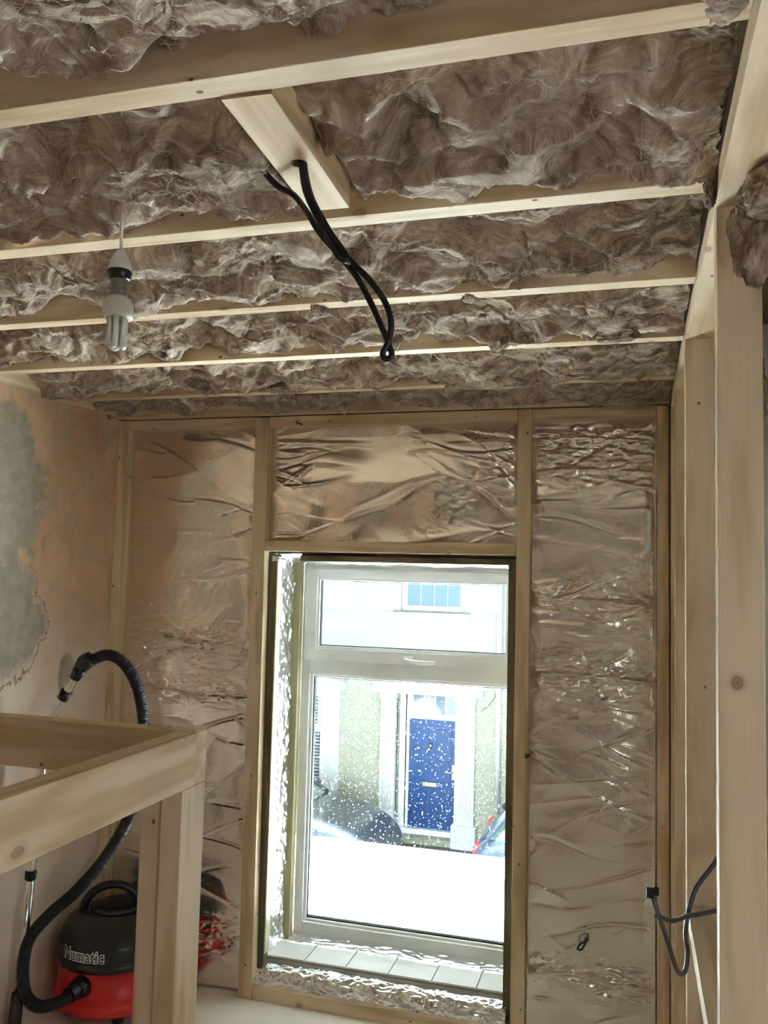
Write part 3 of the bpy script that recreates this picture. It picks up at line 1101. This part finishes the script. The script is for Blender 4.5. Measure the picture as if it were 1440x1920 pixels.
# ------------------------------------------------------------------ pendant with energy saving bulb
PX, PY = -0.938, 1.38
pl = empty('pendant_lamp', (PX, PY, 2.42), 'unlit pendant lampholder with an energy saving bulb hanging on a thin flex', 'lamp')
tube('flex', [(-0.001, 0, 0.12), (-0.001, 0, -0.06), (0.002, 0, -0.11)], 0.0032, WHITE_PL, pl, 8, 4)
lathe('lampholder', [(0.0, -0.100), (0.006, -0.100), (0.010, -0.106), (0.017, -0.118), (0.021, -0.133), (0.022, -0.142), (0.0, -0.142)], WHITE_PL, pl, 32)
lathe('shade_ring', [(0.0, -0.142), (0.022, -0.142), (0.0235, -0.146), (0.0215, -0.150), (0.0205, -0.158), (0.017, -0.160), (0.0, -0.160)], BLACK, pl, 32)
lathe('bulb_socket', [(0.0, -0.160), (0.0165, -0.160), (0.0165, -0.176), (0.0175, -0.178), (0.0165, -0.181), (0.0165, -0.192), (0.0, -0.192)], GREY_PL, pl, 32)
bb = lathe('bulb_base', [(0.0, -0.192), (0.016, -0.192), (0.024, -0.198), (0.0285, -0.208), (0.0285, -0.229), (0.0275, -0.2335), (0.0235, -0.234), (0.0, -0.234)], WHITE_PL, pl, 32)
for k in range(3):
    a = 2 * PI * k / 3 + 0.4
    d = Vector((math.cos(a), math.sin(a), 0))
    e = Vector((-d.y, d.x, 0))
    pts = [d * 0.0125 - e * 0.0072 + Vector((0, 0, -0.230))]
    pts.append(d * 0.0125 - e * 0.0072 + Vector((0, 0, -0.282)))
    for q in range(1, 8):
        t = PI * q / 8
        pts.append(d * 0.0125 - e * 0.0072 * math.cos(t) + Vector((0, 0, -0.282 - 0.0072 * math.sin(t))))
    pts.append(d * 0.0125 + e * 0.0072 + Vector((0, 0, -0.282)))
    pts.append(d * 0.0125 + e * 0.0072 + Vector((0, 0, -0.230)))
    tube('glass_tube', pts, 0.0058, TUBE, bb, 10)

# ------------------------------------------------------------------ black cables out of the hole
HX, HY = -0.520, 1.240
rc = 0.0052
c1 = [(HX, HY, 2.43), (HX + 0.003, HY, 2.385), (-0.508, 1.25, 2.335), (-0.478, 1.265, 2.275), (-0.452, 1.275, 2.236), (-0.446, 1.277, 2.226), (-0.449, 1.276, 2.221),
      (-0.462, 1.272, 2.232), (-0.488, 1.262, 2.282), (-0.511, 1.252, 2.332), (-0.517, 1.241, 2.385), (-0.525, HY, 2.43)]
o = tube('cable_loop', c1, rc, CABLE, None, 10, 8)
tag(o, 'black cable doubled back in a short loop below the drilled cross piece', 'cable')
c2 = [(-0.645, 1.205, 2.500), (-0.612, 1.235, 2.430), (-0.602, 1.268, 2.396), (-0.578, 1.283, 2.364), (-0.548, 1.287, 2.346), (-0.523, 1.285, 2.315), (-0.498, 1.285, 2.276), (-0.466, 1.29, 2.238), (-0.435, 1.295, 2.200), (-0.410, 1.30, 2.155),
      (-0.392, 1.305, 2.115), (-0.378, 1.31, 2.080), (-0.376, 1.31, 2.068), (-0.384, 1.31, 2.063), (-0.390, 1.308, 2.072), (-0.381, 1.306, 2.090), (-0.376, 1.304, 2.120), (-0.386, 1.30, 2.155),
      (-0.412, 1.292, 2.192), (-0.438, 1.287, 2.218), (-0.466, 1.28, 2.252), (-0.490, 1.268, 2.292), (-0.508, 1.256, 2.338), (-0.512, HY, 2.385), (-0.512, HY, 2.43)]
o = tube('cable_loop', c2, rc, CABLE, None, 10, 8)
tag(o, 'longest black cable hanging diagonally and ending in a small eye-shaped loop', 'cable')
o = tube('cable_tie', [(-0.4560, 1.272, 2.2245), (-0.4475, 1.281, 2.2190), (-0.4385, 1.289, 2.2180)], 0.0028, GREY_PL, None, 8, 5)
tag(o, 'pale grey sleeve at the bottom of the short black cable loop', 'cable tie')

# ------------------------------------------------------------------ grey cables on the partition
o = tube('grey_cable', [(0.225, 2.34, 1.10), (0.198, 2.25, 1.055), (0.152, 2.235, 0.990), (0.134, 2.22, 0.945), (0.1255, 2.22, 0.885), (0.130, 2.22, 0.84), (0.125, 2.22, 0.80),
                        (0.113, 2.22, 0.790), (0.101, 2.22, 0.81), (0.075, 2.23, 0.885), (0.049, 2.24, 0.957)], 0.0056, GREYCABLE, None, 10, 8)
tag(o, 'grey cable hooked down round the partition stud to a black connector', 'cable')
bm = bmesh.new()
add_box(bm, (-0.013, -0.009, -0.012), (0.005, 0.009, 0.010), 0.003)
add_box(bm, (0.004, -0.008, -0.004), (0.017, 0.008, 0.013), 0.003)
cn = bm_link('connector', bm, BLACK_MATT, None)
cn.location = (0.049, 2.24, 0.962)
tag(cn, 'small black connector block on the end of the hooked grey cable', 'connector')
o = tube('grey_cable', [(0.235, 2.34, 0.915), (0.199, 2.27, 0.928), (0.150, 2.20, 0.938), (0.128, 2.20, 0.932), (0.100, 2.21, 0.914), (0.080, 2.225, 0.909), (0.058, 2.24, 0.911)], 0.0056, GREYCABLE, None, 10, 8)
tag(o, 'short grey cable poking sideways out of the partition above the rail', 'cable')
o = tube('hall_cable', [(0.225, 2.45, 2.38), (0.222, 2.44, 2.2), (0.219, 2.45, 2.06), (0.226, 2.46, 1.95), (0.222, 2.45, 1.8), (0.232, 2.46, 1.5), (0.226, 2.45, 1.0), (0.235, 2.45, 0.6)], 0.005, CABLE, None, 8, 6)
tag(o, 'black cable running down in the gap between the big post and the second upright', 'cable')
tag(tuft('hall_insulation', (0.30, 2.47, 2.25), (0.05, 0.06, 0.12), 33.2, None), 'dark mineral wool glimpsed in the gap behind the second partition upright', 'insulation')
o = tube('foil_wire', [(-0.150, 3.335, 0.405), (-0.150, 3.305, 0.412), (-0.172, 3.295, 0.400), (-0.185, 3.297, 0.380), (-0.172, 3.300, 0.376), (-0.160, 3.31, 0.393), (-0.150, 3.33, 0.405)], 0.004, BLACK_MATT, None, 8, 5)
tag(o, 'small black wire loop poking through the right foil sheet near the bottom', 'wire')
o = tube('tape_scrap', [(-0.382, 3.296, 1.060), (-0.373, 3.290, 1.054), (-0.366, 3.293, 1.060), (-0.375, 3.288, 1.048), (-0.383, 3.294, 1.050)], 0.0035, BLACK_MATT, None, 6, 4)
tag(o, 'black scrap of tape stuck on the stud right of the window', 'tape scrap')
o = tube('wire_end', [(-1.355, 3.298, 2.350), (-1.343, 3.290, 2.342), (-1.333, 3.290, 2.340), (-1.325, 3.296, 2.336)], 0.003, BLACK_MATT, None, 6, 4)
tag(o, 'small black wire end on the middle top plate near its left end', 'wire')

# ------------------------------------------------------------------ newel post and rails on the left
tag(box('newel_rail', (-2.205, 1.493, 1.307), (-0.795, 1.534, 1.405), WX, bevel=0.002), 'rail running from the plastered wall to the newel post, farther of the two', 'rail')
tag(box('newel_rail', (-0.840, 0.28, 1.307), (-0.795, 1.492, 1.405), WY, bevel=0.002), 'rail coming towards the camera from the newel post, nearer of the two', 'rail')
tag(box('newel_post', (-0.838, 1.446, 0.0), (-0.795, 1.534, 1.3065), WZ, bevel=0.002), 'right half of the doubled newel post, carrying the corner of the rails', 'post')
tag(box('newel_post', (-0.882, 1.450, 0.0), (-0.8395, 1.534, 1.3065), WZ, bevel=0.002), 'left half of the doubled newel post under the farther rail', 'post')

# ------------------------------------------------------------------ canister vacuum cleaner
VX, VY = -1.962, 3.085
vac = empty('vacuum_cleaner', (VX, VY, 0.0), 'red and black canister vacuum cleaner on the floor in the left corner', 'vacuum cleaner')
R_ = 0.232
lathe('body', [(0.0, 0.045), (0.17, 0.045), (0.222, 0.052), (0.232, 0.064), (0.233, 0.085), (0.228, 0.100), (0.217, 0.108), (0.214, 0.114), (0.213, 0.212), (0.0, 0.212)], RED, vac, 96)
lid = lathe('lid', [(0.0, 0.206), (0.214, 0.206), (0.221, 0.210), (0.222, 0.233), (0.216, 0.237), (0.214, 0.243), (0.218, 0.246), (0.216, 0.290), (0.211, 0.300), (0.203, 0.318), (0.186, 0.343), (0.160, 0.362), (0.125, 0.376),
                    (0.105, 0.380), (0.100, 0.372), (0.0, 0.370)], BLACK, vac, 96)
lathe('motor_cap', [(0.0, 0.366), (0.095, 0.366), (0.096, 0.384), (0.085, 0.392), (0.0, 0.395)], BLACK_MATT, lid, 48)
# carry handle: an arch standing across the lid, square to the view
hd = Vector((0.86, 0.51, 0))
pts = []
for q in range(25):
    t = PI * q / 24
    p = hd * (-math.cos(t) * 0.112 - 0.022)
    pts.append((p.x, p.y, 0.335 + 0.128 * math.sin(t) ** 0.8))
tube('carry_handle', pts, 0.0165, BLACK, vac, 14)
for a in (0.9, 2.3, 4.0, 5.4):
    x, y = math.cos(a) * 0.165, math.sin(a) * 0.165
    bm = bmesh.new()
    ax = Vector((math.sin(a + 0.5), -math.cos(a + 0.5), 0)) * 0.012
    add_tube(bm, [Vector((x, y, 0.023)) - ax, Vector((x, y, 0.023)) + ax], 0.0225, 20)
    add_tube(bm, [(x, y, 0.028), (x, y, 0.048)], 0.010, 10)
    bm_link('castor', bm, BLACK_MATT, vac)
# hose port on the front
pz = 0.163
bm = bmesh.new()
add_tube(bm, [(0, -0.195, pz), (0, -0.232, pz), (-0.001, -0.250, pz)], [0.040, 0.038, 0.034], 28)
add_tube(bm, [(0, -0.240, pz), (-0.004, -0.285, pz - 0.004)], [0.030, 0.028], 28)
bm_link('hose_port', bm, BLACK, vac, False)


# lettering wrapped round the lid
def wrap_text(txt, size, offs, radius, z0, mat, name, parent, th0, depth):
    cu = bpy.data.curves.new('lettering', 'FONT')
    cu.body = txt
    cu.size = size
    cu.align_x = 'CENTER'
    cu.offset = offs
    cu.resolution_u = 3
    cu.space_character = 1.06
    ob = bpy.data.objects.new('lettering_source', cu)
    COL.objects.link(ob)
    bpy.context.view_layer.update()
    me = bpy.data.meshes.new_from_object(ob.evaluated_get(bpy.context.evaluated_depsgraph_get()))
    bpy.data.objects.remove(ob)
    bm = bmesh.new()
    bm.from_mesh(me)
    bmesh.ops.triangulate(bm, faces=bm.faces[:])
    for _ in range(2):
        bmesh.ops.subdivide_edges(bm, edges=[e for e in bm.edges if e.calc_length() > size * 0.15], cuts=1)
        bmesh.ops.triangulate(bm, faces=bm.faces[:])
    for v in bm.verts:
        th = th0 + v.co.x / radius
        z = v.co.y * 1.25 + z0
        v.co = Vector((math.sin(th) * radius, -math.cos(th) * radius, z))
    me.clear_geometry()
    o = bm_link(name, bm, mat, parent)
    return o


wrap_text('Numatic', 0.049, 0.0032, 0.2195, 0.252, WHITE, 'lettering_outline', lid, -0.02, 0)
wrap_text('Numatic', 0.049, 0.0, 0.2212, 0.252, BLACK_MATT, 'lettering', lid, -0.02, 0)

# hose: ribbed black tube from the port up to the wand
hp = [(VX - 0.003, VY - 0.262, 0.161), (VX - 0.012, 2.78, 0.152), (-2.035, 2.735, 0.140), (-2.095, 2.735, 0.165), (-2.122, 2.74, 0.25), (-2.112, 2.75, 0.355), (-2.045, 2.77, 0.445), (-1.955, 2.79, 0.530),
      (-1.86, 2.82, 0.650), (-1.785, 2.85, 0.800), (-1.765, 2.88, 0.960), (-1.757, 2.88, 1.10), (-1.762, 2.87, 1.20), (-1.785, 2.85, 1.30), (-1.822, 2.82, 1.370), (-1.868, 2.79, 1.395), (-1.915, 2.765, 1.375), (-1.943, 2.75, 1.35)]
hp = catmull(hp, 24)
dist = 0
rr = []
for i, p in enumerate(hp):
    if i:
        dist += (p - hp[i - 1]).length
    rr.append(0.0215 + 0.0016 * math.sin(dist * 2 * PI / 0.0085))
# resample densely enough for the ribs
dense, drad = [], []
acc = 0
for i in range(len(hp) - 1):
    seg = (hp[i + 1] - hp[i])
    nseg = max(2, int(seg.length / 0.0022))
    for q in range(nseg):
        p = hp[i] + seg * (q / nseg)
        dense.append(p)
        drad.append(0.0212 + 0.0017 * math.sin((acc + seg.length * q / nseg) * 2 * PI / 0.0088))
    acc += seg.length
bm = bmesh.new()
add_tube(bm, [p - Vector((VX, VY, 0)) for p in dense], drad, 14)
bm_link('hose', bm, BLACK_MATT, vac, True)

wand = empty('vacuum_wand', (-2.11, 2.75, 0.0), 'chrome vacuum tube leaning against the plastered wall with its black bent grip', 'vacuum wand')
wo = Vector((-2.11, 2.75, 0.0))


def wt(name, pts, rad, mat, n=0, parent=None, segs=20):
    return tube(name, [Vector(p) - wo for p in pts], rad, mat, parent or wand, segs, n)


wt('bent_tube', [(-1.965, 2.75, 1.325), (-2.02, 2.75, 1.235), (-2.06, 2.75, 1.165), (-2.082, 2.75, 1.10), (-2.092, 2.75, 1.02), (-2.098, 2.75, 0.93), (-2.110, 2.75, 0.75), (-2.1195, 2.75, 0.59)], 0.0165, CHROME, 8)
wt('grip', [(-1.948, 2.75, 1.352), (-1.975, 2.75, 1.308)], [0.026, 0.020], BLACK)
wt('grip_ring', [(-1.912, 2.75, 1.383), (-1.935, 2.75, 1.372), (-1.950, 2.75, 1.350)], [0.026, 0.028, 0.026], BLACK, 4)
wt('collar', [(-2.003, 2.75, 1.262), (-2.023, 2.75, 1.230)], 0.0215, BLACK)
wt('collar', [(-2.117, 2.75, 0.600), (-2.120, 2.75, 0.572)], 0.0205, BLACK)
wt('lower_tube', [(-2.119, 2.75, 0.585), (-2.148, 2.75, 0.14)], 0.0175, CHROME)
wt('floor_cuff', [(-2.146, 2.75, 0.165), (-2.152, 2.75, 0.060), (-2.154, 2.75, 0.0)], [0.0215, 0.0235, 0.025], BLACK_MATT)

# ------------------------------------------------------------------ the street outside
GZ0 = -2.72
ASPH = plain('wet_asphalt', (0.03, 0.031, 0.033), 0.6, bump=0.3, var=0.1)
PAVE = plain('pavement_slabs', (0.07, 0.07, 0.068), 0.8, var=0.08)
RENDER = plain('cream_render', (0.33, 0.345, 0.33), 0.9, var=0.03)
PEBBLE = plain('pebbledash', (0.42, 0.425, 0.34), 0.95, bump=1.0, bscale=28, var=0.03)
PEBBLE.node_tree.nodes['Bump'].inputs['Distance'].default_value = 0.03
SURR = plain('white_surround_paint', (0.56, 0.58, 0.59), 0.7)
UPVC = plain('outside_window_plastic', (0.78, 0.82, 0.88), 0.4)
BLUE = plain('blue_door_paint', (0.006, 0.055, 0.20), 0.4)
BRASS = plain('brass', (0.75, 0.62, 0.35), 0.3, 1.0)
DGLASS = plain('dark_glazing', (0.10, 0.15, 0.18), 0.08)
CURTAIN = plain('net_curtain_glazing', (0.13, 0.20, 0.26), 0.3)
STONE = plain('mossy_step_stone', (0.28, 0.29, 0.22), 0.9, var=0.2)
CARP = plain('dark_car_paint', (0.045, 0.06, 0.075), 0.25)
CARP2 = plain('grey_blue_car_paint', (0.06, 0.085, 0.12), 0.25)
CGLASS = plain('car_glass', (0.14, 0.20, 0.19), 0.06)
TYRE = plain('tyre', (0.015, 0.015, 0.015), 0.8)
VANP = plain('white_van_paint', (0.90, 0.91, 0.92), 0.35)
LAMPR = plain('red_lamp', (0.75, 0.03, 0.05), 0.3)

struct(box('street_ground', (-14, 3.76, GZ0 - 0.2), (9, 14.3, GZ0), ASPH))
struct(box('pavement_far', (-14, 13.0, GZ0), (9, 14.0, GZ0 + 0.10), PAVE))
struct(box('pavement_near', (-14, 3.76, GZ0), (9, 4.9, GZ0 + 0.10), PAVE))

HY0 = 14.0
house = empty('terraced_house', (-3.2, HY0, GZ0 + 0.1), 'pale terraced house across the street with a blue front door', 'house')
hz0 = GZ0 + 0.1


def hbox(name, a, b, mat, parent=None, bevel=0.0):
    par = parent or house
    o = box(name, a, b, mat, None, bevel)
    base = Vector(house.location) if par is house else Vector(house.location) + Vector(par.location)
    o.parent = par
    o.location = Vector(o.location) - base
    return o


# walls with openings for the front door and the two windows
def wall_with_holes(name, x0, x1, z0, z1, holes, mat, y0=HY0, y1=HY0 + 0.3):
    xs = sorted({x0, x1, *[h[0] for h in holes], *[h[1] for h in holes]})
    zs = sorted({z0, z1, *[h[2] for h in holes], *[h[3] for h in holes]})
    bm = bmesh.new()
    hl = Vector(house.location)
    for i in range(len(xs) - 1):
        for j in range(len(zs) - 1):
            cx, cz = (xs[i] + xs[i + 1]) / 2, (zs[j] + zs[j + 1]) / 2
            if any(h[0] < cx < h[1] and h[2] < cz < h[3] for h in holes):
                continue
            add_box(bm, Vector((xs[i], y0, zs[j])) - hl, Vector((xs[i + 1], y1, zs[j + 1])) - hl)
    bmesh.ops.remove_doubles(bm, verts=bm.verts[:], dist=1e-4)
    return bm_link(name, bm, mat, house)


D = (-3.76, -2.76, hz0, -0.20)
WL = (-6.35, -5.08, -1.90, -0.22)
WU = (-3.74, -2.68, 1.16, 2.55)
wall_with_holes('lower_wall', -9, 3, hz0, 0.10, [D, WL], PEBBLE)
wall_with_holes('upper_wall', -9, 3, 0.10, 7.6, [WU], RENDER)
# upper window
hbox('window_sill', (-3.86, HY0 - 0.10, 1.03), (-2.56, HY0 + 0.05, 1.13), SURR)
uw = hbox('upper_window', (-3.74, HY0 + 0.10, 1.14), (-2.68, HY0 + 0.16, 2.55), UPVC)
hbox('pane', (-3.65, HY0 + 0.09, 1.24), (-2.74, HY0 + 0.10, 2.5), CURTAIN, uw)
for q in range(1, 4):
    hbox('glazing_bar', (-3.65 + q * 0.23, HY0 + 0.083, 1.24), (-3.642 + q * 0.23, HY0 + 0.092, 2.5), SURR, uw)
hbox('glazing_bar', (-3.65, HY0 + 0.083, 1.60), (-2.74, HY0 + 0.092, 1.612), SURR, uw)
for a, b in ((-5.60, -4.57), (-4.32, -3.83), (-2.61, -2.11)):
    hbox('raised_panel', (a, HY0 - 0.05, 1.165), (b, HY0 + 0.01, 4.2), SURR)
# doorway
hbox('doorway_reveal', (-3.76, HY0 + 0.2, hz0 + 0.1), (-3.64, HY0 + 0.28, -0.20), UPVC)
fr = hbox('door_frame', (-3.66, HY0 + 0.20, -2.50), (-2.74, HY0 + 0.26, -0.20), UPVC)
hbox('fanlight', (-3.53, HY0 + 0.185, -0.56), (-2.80, HY0 + 0.20, -0.235), DGLASS, fr)
for q in range(1, 4):
    hbox('fanlight_bar', (-3.53 + q * 0.185, HY0 + 0.178, -0.56), (-3.518 + q * 0.185, HY0 + 0.186, -0.235), BRASS, fr)
door = hbox('front_door', (-3.585, HY0 + 0.17, -2.43), (-2.775, HY0 + 0.20, -0.655), BLUE, None, 0.004)
for a, b, c, d in ((-3.50, -3.24, -1.32, -0.80), (-3.12, -2.86, -1.32, -0.80), (-3.50, -3.24, -2.28, -1.66), (-3.12, -2.86, -2.28, -1.66)):
    hbox('door_panel', (a, HY0 + 0.158, c), (b, HY0 + 0.172, d), BLUE, door, 0.008)
hbox('letterbox', (-3.34, HY0 + 0.15, -1.745), (-3.10, HY0 + 0.17, -1.68), BRASS, door, 0.006)
bm = bmesh.new()
add_tube(bm, [(0, 0, 0.04), (0.01, -0.02, 0.0), (0, -0.025, -0.05)], [0.02, 0.03, 0.022], 12)
kn = bm_link('knocker', bm, BRASS, door, True)
kn.location = Vector((-3.215, HY0 + 0.155, -1.07)) - Vector(house.location) - Vector(door.location)
bm = bmesh.new()
add_tube(bm, [(0, 0, 0), (0, -0.04, 0), (-0.02, -0.05, 0), (-0.13, -0.05, 0)], 0.012, 10)
add_box(bm, (-0.02, -0.012, -0.12), (0.02, 0.0, 0.12), 0.004)
kn = bm_link('door_handle', bm, BRASS, door)
kn.location = Vector((-2.82, HY0 + 0.158, -1.48)) - Vector(house.location) - Vector(door.location)
hbox('threshold', (-3.70, HY0 + 0.10, -2.52), (-2.74, HY0 + 0.26, -2.44), UPVC)
hbox('doorstep', (-3.74, HY0 - 0.10, hz0), (-2.72, HY0 + 0.26, -2.52), STONE)
for a, b in ((-4.02, -3.76), (-2.75, -2.43)):
    pf = hbox('pilaster', (a, HY0 - 0.10, -2.25), (b, HY0 + 0.05, -0.28), SURR)
    nfl = 6
    for q in range(nfl):
        w_ = (b - a - 0.08) / nfl
        hbox('flute', (a + 0.04 + q * w_ + w_ * 0.2, HY0 - 0.112, -2.1), (a + 0.04 + q * w_ + w_ * 0.75, HY0 - 0.099, -0.42), SURR, pf, 0.004)
    hbox('pilaster_base', (a - 0.04, HY0 - 0.16, hz0), (b + 0.04, HY0 + 0.05, -2.25), SURR, None, 0.015)
    hbox('pilaster_capital', (a - 0.02, HY0 - 0.14, -0.30), (b + 0.02, HY0 + 0.05, -0.20), SURR, None, 0.01)
hl = Vector(house.location)
pe = prism('pediment', [(-4.13, -0.20), (-2.30, -0.20), (-2.28, -0.06), (-3.20, 0.24), (-4.15, -0.06)], HY0 - 0.22, HY0 + 0.02, SURR, None, 0.01)
pe.parent = house
pe.location = -hl
pe = prism('pediment_moulding', [(-4.19, -0.065), (-3.20, 0.235), (-2.24, -0.065), (-2.24, -0.03), (-3.20, 0.275), (-4.19, -0.03)], HY0 - 0.28, HY0 + 0.02, SURR, None, 0.004)
pe.parent = house
pe.location = -hl
# lower left window
rf = prism('roof', [(-9.1, 7.6), (3.1, 7.6), (2.9, 8.6), (-8.9, 8.6)], HY0 - 0.3, HY0 + 4.0, DECK, None)  # unseen roof, house height raised to shade the far side of the street
rf.parent = house
rf.location = -hl
hbox('pilaster', (-5.08, HY0 - 0.10, -1.88), (-4.74, HY0 + 0.05, -0.22), SURR)
hbox('window_cornice', (-6.7, HY0 - 0.16, -0.22), (-4.66, HY0 + 0.02, -0.09), SURR)
pe = prism('window_pediment', [(-6.7, -0.09), (-4.62, -0.09), (-5.72, 0.22)], HY0 - 0.2, HY0 + 0.02, SURR, None, 0.01)
pe.parent = house
pe.location = -hl
hbox('window_sill', (-6.7, HY0 - 0.16, -2.02), (-4.76, HY0 + 0.02, -1.88), SURR)
hbox('sill_bracket', (-5.06, HY0 - 0.08, -2.20), (-4.86, HY0 + 0.02, -2.02), SURR)
lw = hbox('lower_window', (-6.35, HY0 + 0.08, -1.90), (-5.08, HY0 + 0.14, -0.22), UPVC)
hbox('pane', (-6.2, HY0 + 0.07, -1.82), (-5.14, HY0 + 0.08, -0.98), DGLASS, lw)
hbox('pane', (-6.2, HY0 + 0.07, -0.84), (-5.20, HY0 + 0.08, -0.38), DGLASS, lw)
bm = bmesh.new()
for q in range(26):
    z = -1.80 + q * 0.055
    if -0.99 < z < -0.86:
        continue
    add_box(bm, (-6.2, HY0 + 0.055, z), (-5.15, HY0 + 0.07, z + 0.018))
bl = bm_link('blind_slats', bm, SURR, None)
bl.parent = lw
bl.location = -Vector(house.location) - Vector(lw.location)
tube('drainpipe', [Vector((-2.06, HY0 - 0.08, hz0 + 0.1)) - hl, Vector((-2.06, HY0 - 0.08, 4.2)) - hl], 0.04, SURR, house, 14)
tube('drainpipe', [Vector((-1.95, HY0 - 0.06, -0.1)) - hl, Vector((-1.95, HY0 - 0.06, 4.2)) - hl], 0.025, SURR, house, 12)
tube('telephone_wire', [Vector(p) - hl for p in ((-2.33, HY0 - 0.03, -0.42), (-2.2, HY0 - 0.04, -0.30), (-2.08, HY0 - 0.05, -0.08), (-2.06, HY0 - 0.06, 0.3))], 0.008, GREY_PL, house, 8, 6)


# ------------------------------------------------------------------ vehicles
def car(loc, rz, paint, label, tail=False):
    """body extruded along its width from a side outline, x forwards"""
    root = empty('parked_car', loc, label, 'car', rz=rz)
    L2 = 2.05
    root.scale = (1, 1, 1.13)
    side = [(-L2, 0.35), (-L2 - 0.02, 0.62), (-L2 + 0.06, 0.92), (-1.55, 1.02), (-1.25, 1.04), (0.95, 0.98), (1.5, 0.88), (1.86, 0.74), (2.03, 0.55), (2.05, 0.35), (1.9, 0.26), (-1.9, 0.26)]
    bm = bmesh.new()
    ys = [(-0.86, 0.93), (-0.80, 0.99), (-0.4, 1.0), (0.4, 1.0), (0.80, 0.99), (0.86, 0.93)]
    rings = []
    for y, s in ys:
        rings.append([bm.verts.new((x * s, y, 0.6 + (z - 0.6) * s)) for x, z in side])
    n = len(side)
    for i in range(len(ys) - 1):
        for k in range(n):
            bm.faces.new((rings[i][k], rings[i][(k + 1) % n], rings[i + 1][(k + 1) % n], rings[i + 1][k]))
    bm.faces.new(rings[0])
    bm.faces.new(rings[-1])
    body = bm_link('body', bm, paint, root, True)
    sb = body.modifiers.new('smooth', 'SUBSURF')
    sb.levels = sb.render_levels = 2
    # glasshouse
    cab = [(-1.80, 0.95), (-1.45, 1.34), (-0.9, 1.43), (-0.2, 1.45), (0.15, 1.36), (0.75, 0.96)]
    for nm, mat, ins, dz in (('cabin_glass', CGLASS, 0.0, 0.0), ('roof', paint, -0.01, 0.015)):
        bm = bmesh.new()
        pts = cab if nm == 'cabin_glass' else [(-1.50, 1.32), (-1.38, 1.37), (-0.9, 1.44), (-0.2, 1.46), (0.10, 1.385), (0.17, 1.34)]
        rings = []
        for y, s in ((-1, 0), (-0.55, 1), (0.55, 1), (1, 0)):
            row = []
            for x, z in pts:
                t = (z - 0.95) / 0.5
                w_ = 0.80 - 0.20 * t
                row.append(bm.verts.new((x, math.copysign(w_ if s == 0 else w_ * 0.8, y), z + dz * 0.5 + (0.012 if s else 0))))
            rings.append(row)
        for i in range(3):
            for k in range(len(pts) - 1):
                bm.faces.new((rings[i][k], rings[i][k + 1], rings[i + 1][k + 1], rings[i + 1][k]))
        bm.faces.new(rings[0])
        bm.faces.new(rings[-1])
        bm_link(nm, bm, mat, root, True)
    # windscreen pillars
    for s in (-1, 1):
        tube('pillar', [(0.77, 0.79 * s, 0.96), (0.45, 0.70 * s, 1.17), (0.15, 0.62 * s, 1.375)], 0.03, paint, root, 8)
        tube('pillar', [(-1.82, 0.79 * s, 0.96), (-1.47, 0.65 * s, 1.35)], 0.04, paint, root, 8)
        bm = bmesh.new()
        add_box(bm, (0.48, 0.80 * s - 0.07, 0.98), (0.62, 0.80 * s + 0.09, 1.12), 0.03)
        bm_link('wing_mirror', bm, paint, root)
        bm = bmesh.new()
        add_box(bm, (-2.01, 0.60 * s - 0.15, 0.68), (-1.80, 0.60 * s + 0.15, 0.85), 0.03)
        bm_link('tail_lamp', bm, LAMPR, root)
        for x in (-1.3, 1.3):
            bm = bmesh.new()
            add_tube(bm, [(x, 0.70 * s, 0.31), (x, 0.875 * s, 0.31)], 0.31, 28)
            w = bm_link('wheel', bm, TYRE, root)
            bm = bmesh.new()
            add_tube(bm, [(x, 0.86 * s, 0.31), (x, 0.885 * s, 0.31)], 0.19, 20)
            bm_link('hubcap', bm, CHROME, w)
    return root


car((-5.28, 12.0, GZ0), 0.0, CARP, 'dark car with a rain-specked bonnet parked across the street, left of the blue door')
car((0.02, 12.1, GZ0), 0.0, CARP2, 'blue-grey car with a red tail lamp parked right of the blue door')

van = empty('white_van', (-1.6, 5.8, GZ0), 'plain white van roof parked right outside, below the window', 'van')
bm = bmesh.new()
n0 = Vector(van.location)
add_box(bm, Vector((-4.6, 4.95, GZ0 + 0.35)) - n0, Vector((1.6, 6.76, -0.40)) - n0, 0.08)
add_box(bm, Vector((-5.6, 5.0, GZ0 + 0.35)) - n0, Vector((-4.5, 6.70, GZ0 + 1.1)) - n0, 0.1)
bm_link('body', bm, VANP, van)
for x in (-4.7, 0.6):
    for y in (5.02, 6.66):
        bm = bmesh.new()
        add_tube(bm, [Vector((x, y - 0.1, GZ0 + 0.36)) - n0, Vector((x, y + 0.1, GZ0 + 0.36)) - n0], 0.36, 28)
        bm_link('wheel', bm, TYRE, van)
bm = bmesh.new()
add_box(bm, Vector((-4.72, 5.1, GZ0 + 1.15)) - n0, Vector((-4.60, 6.6, GZ0 + 2.0)) - n0, 0.02)
bm_link('windscreen', bm, CGLASS, van)
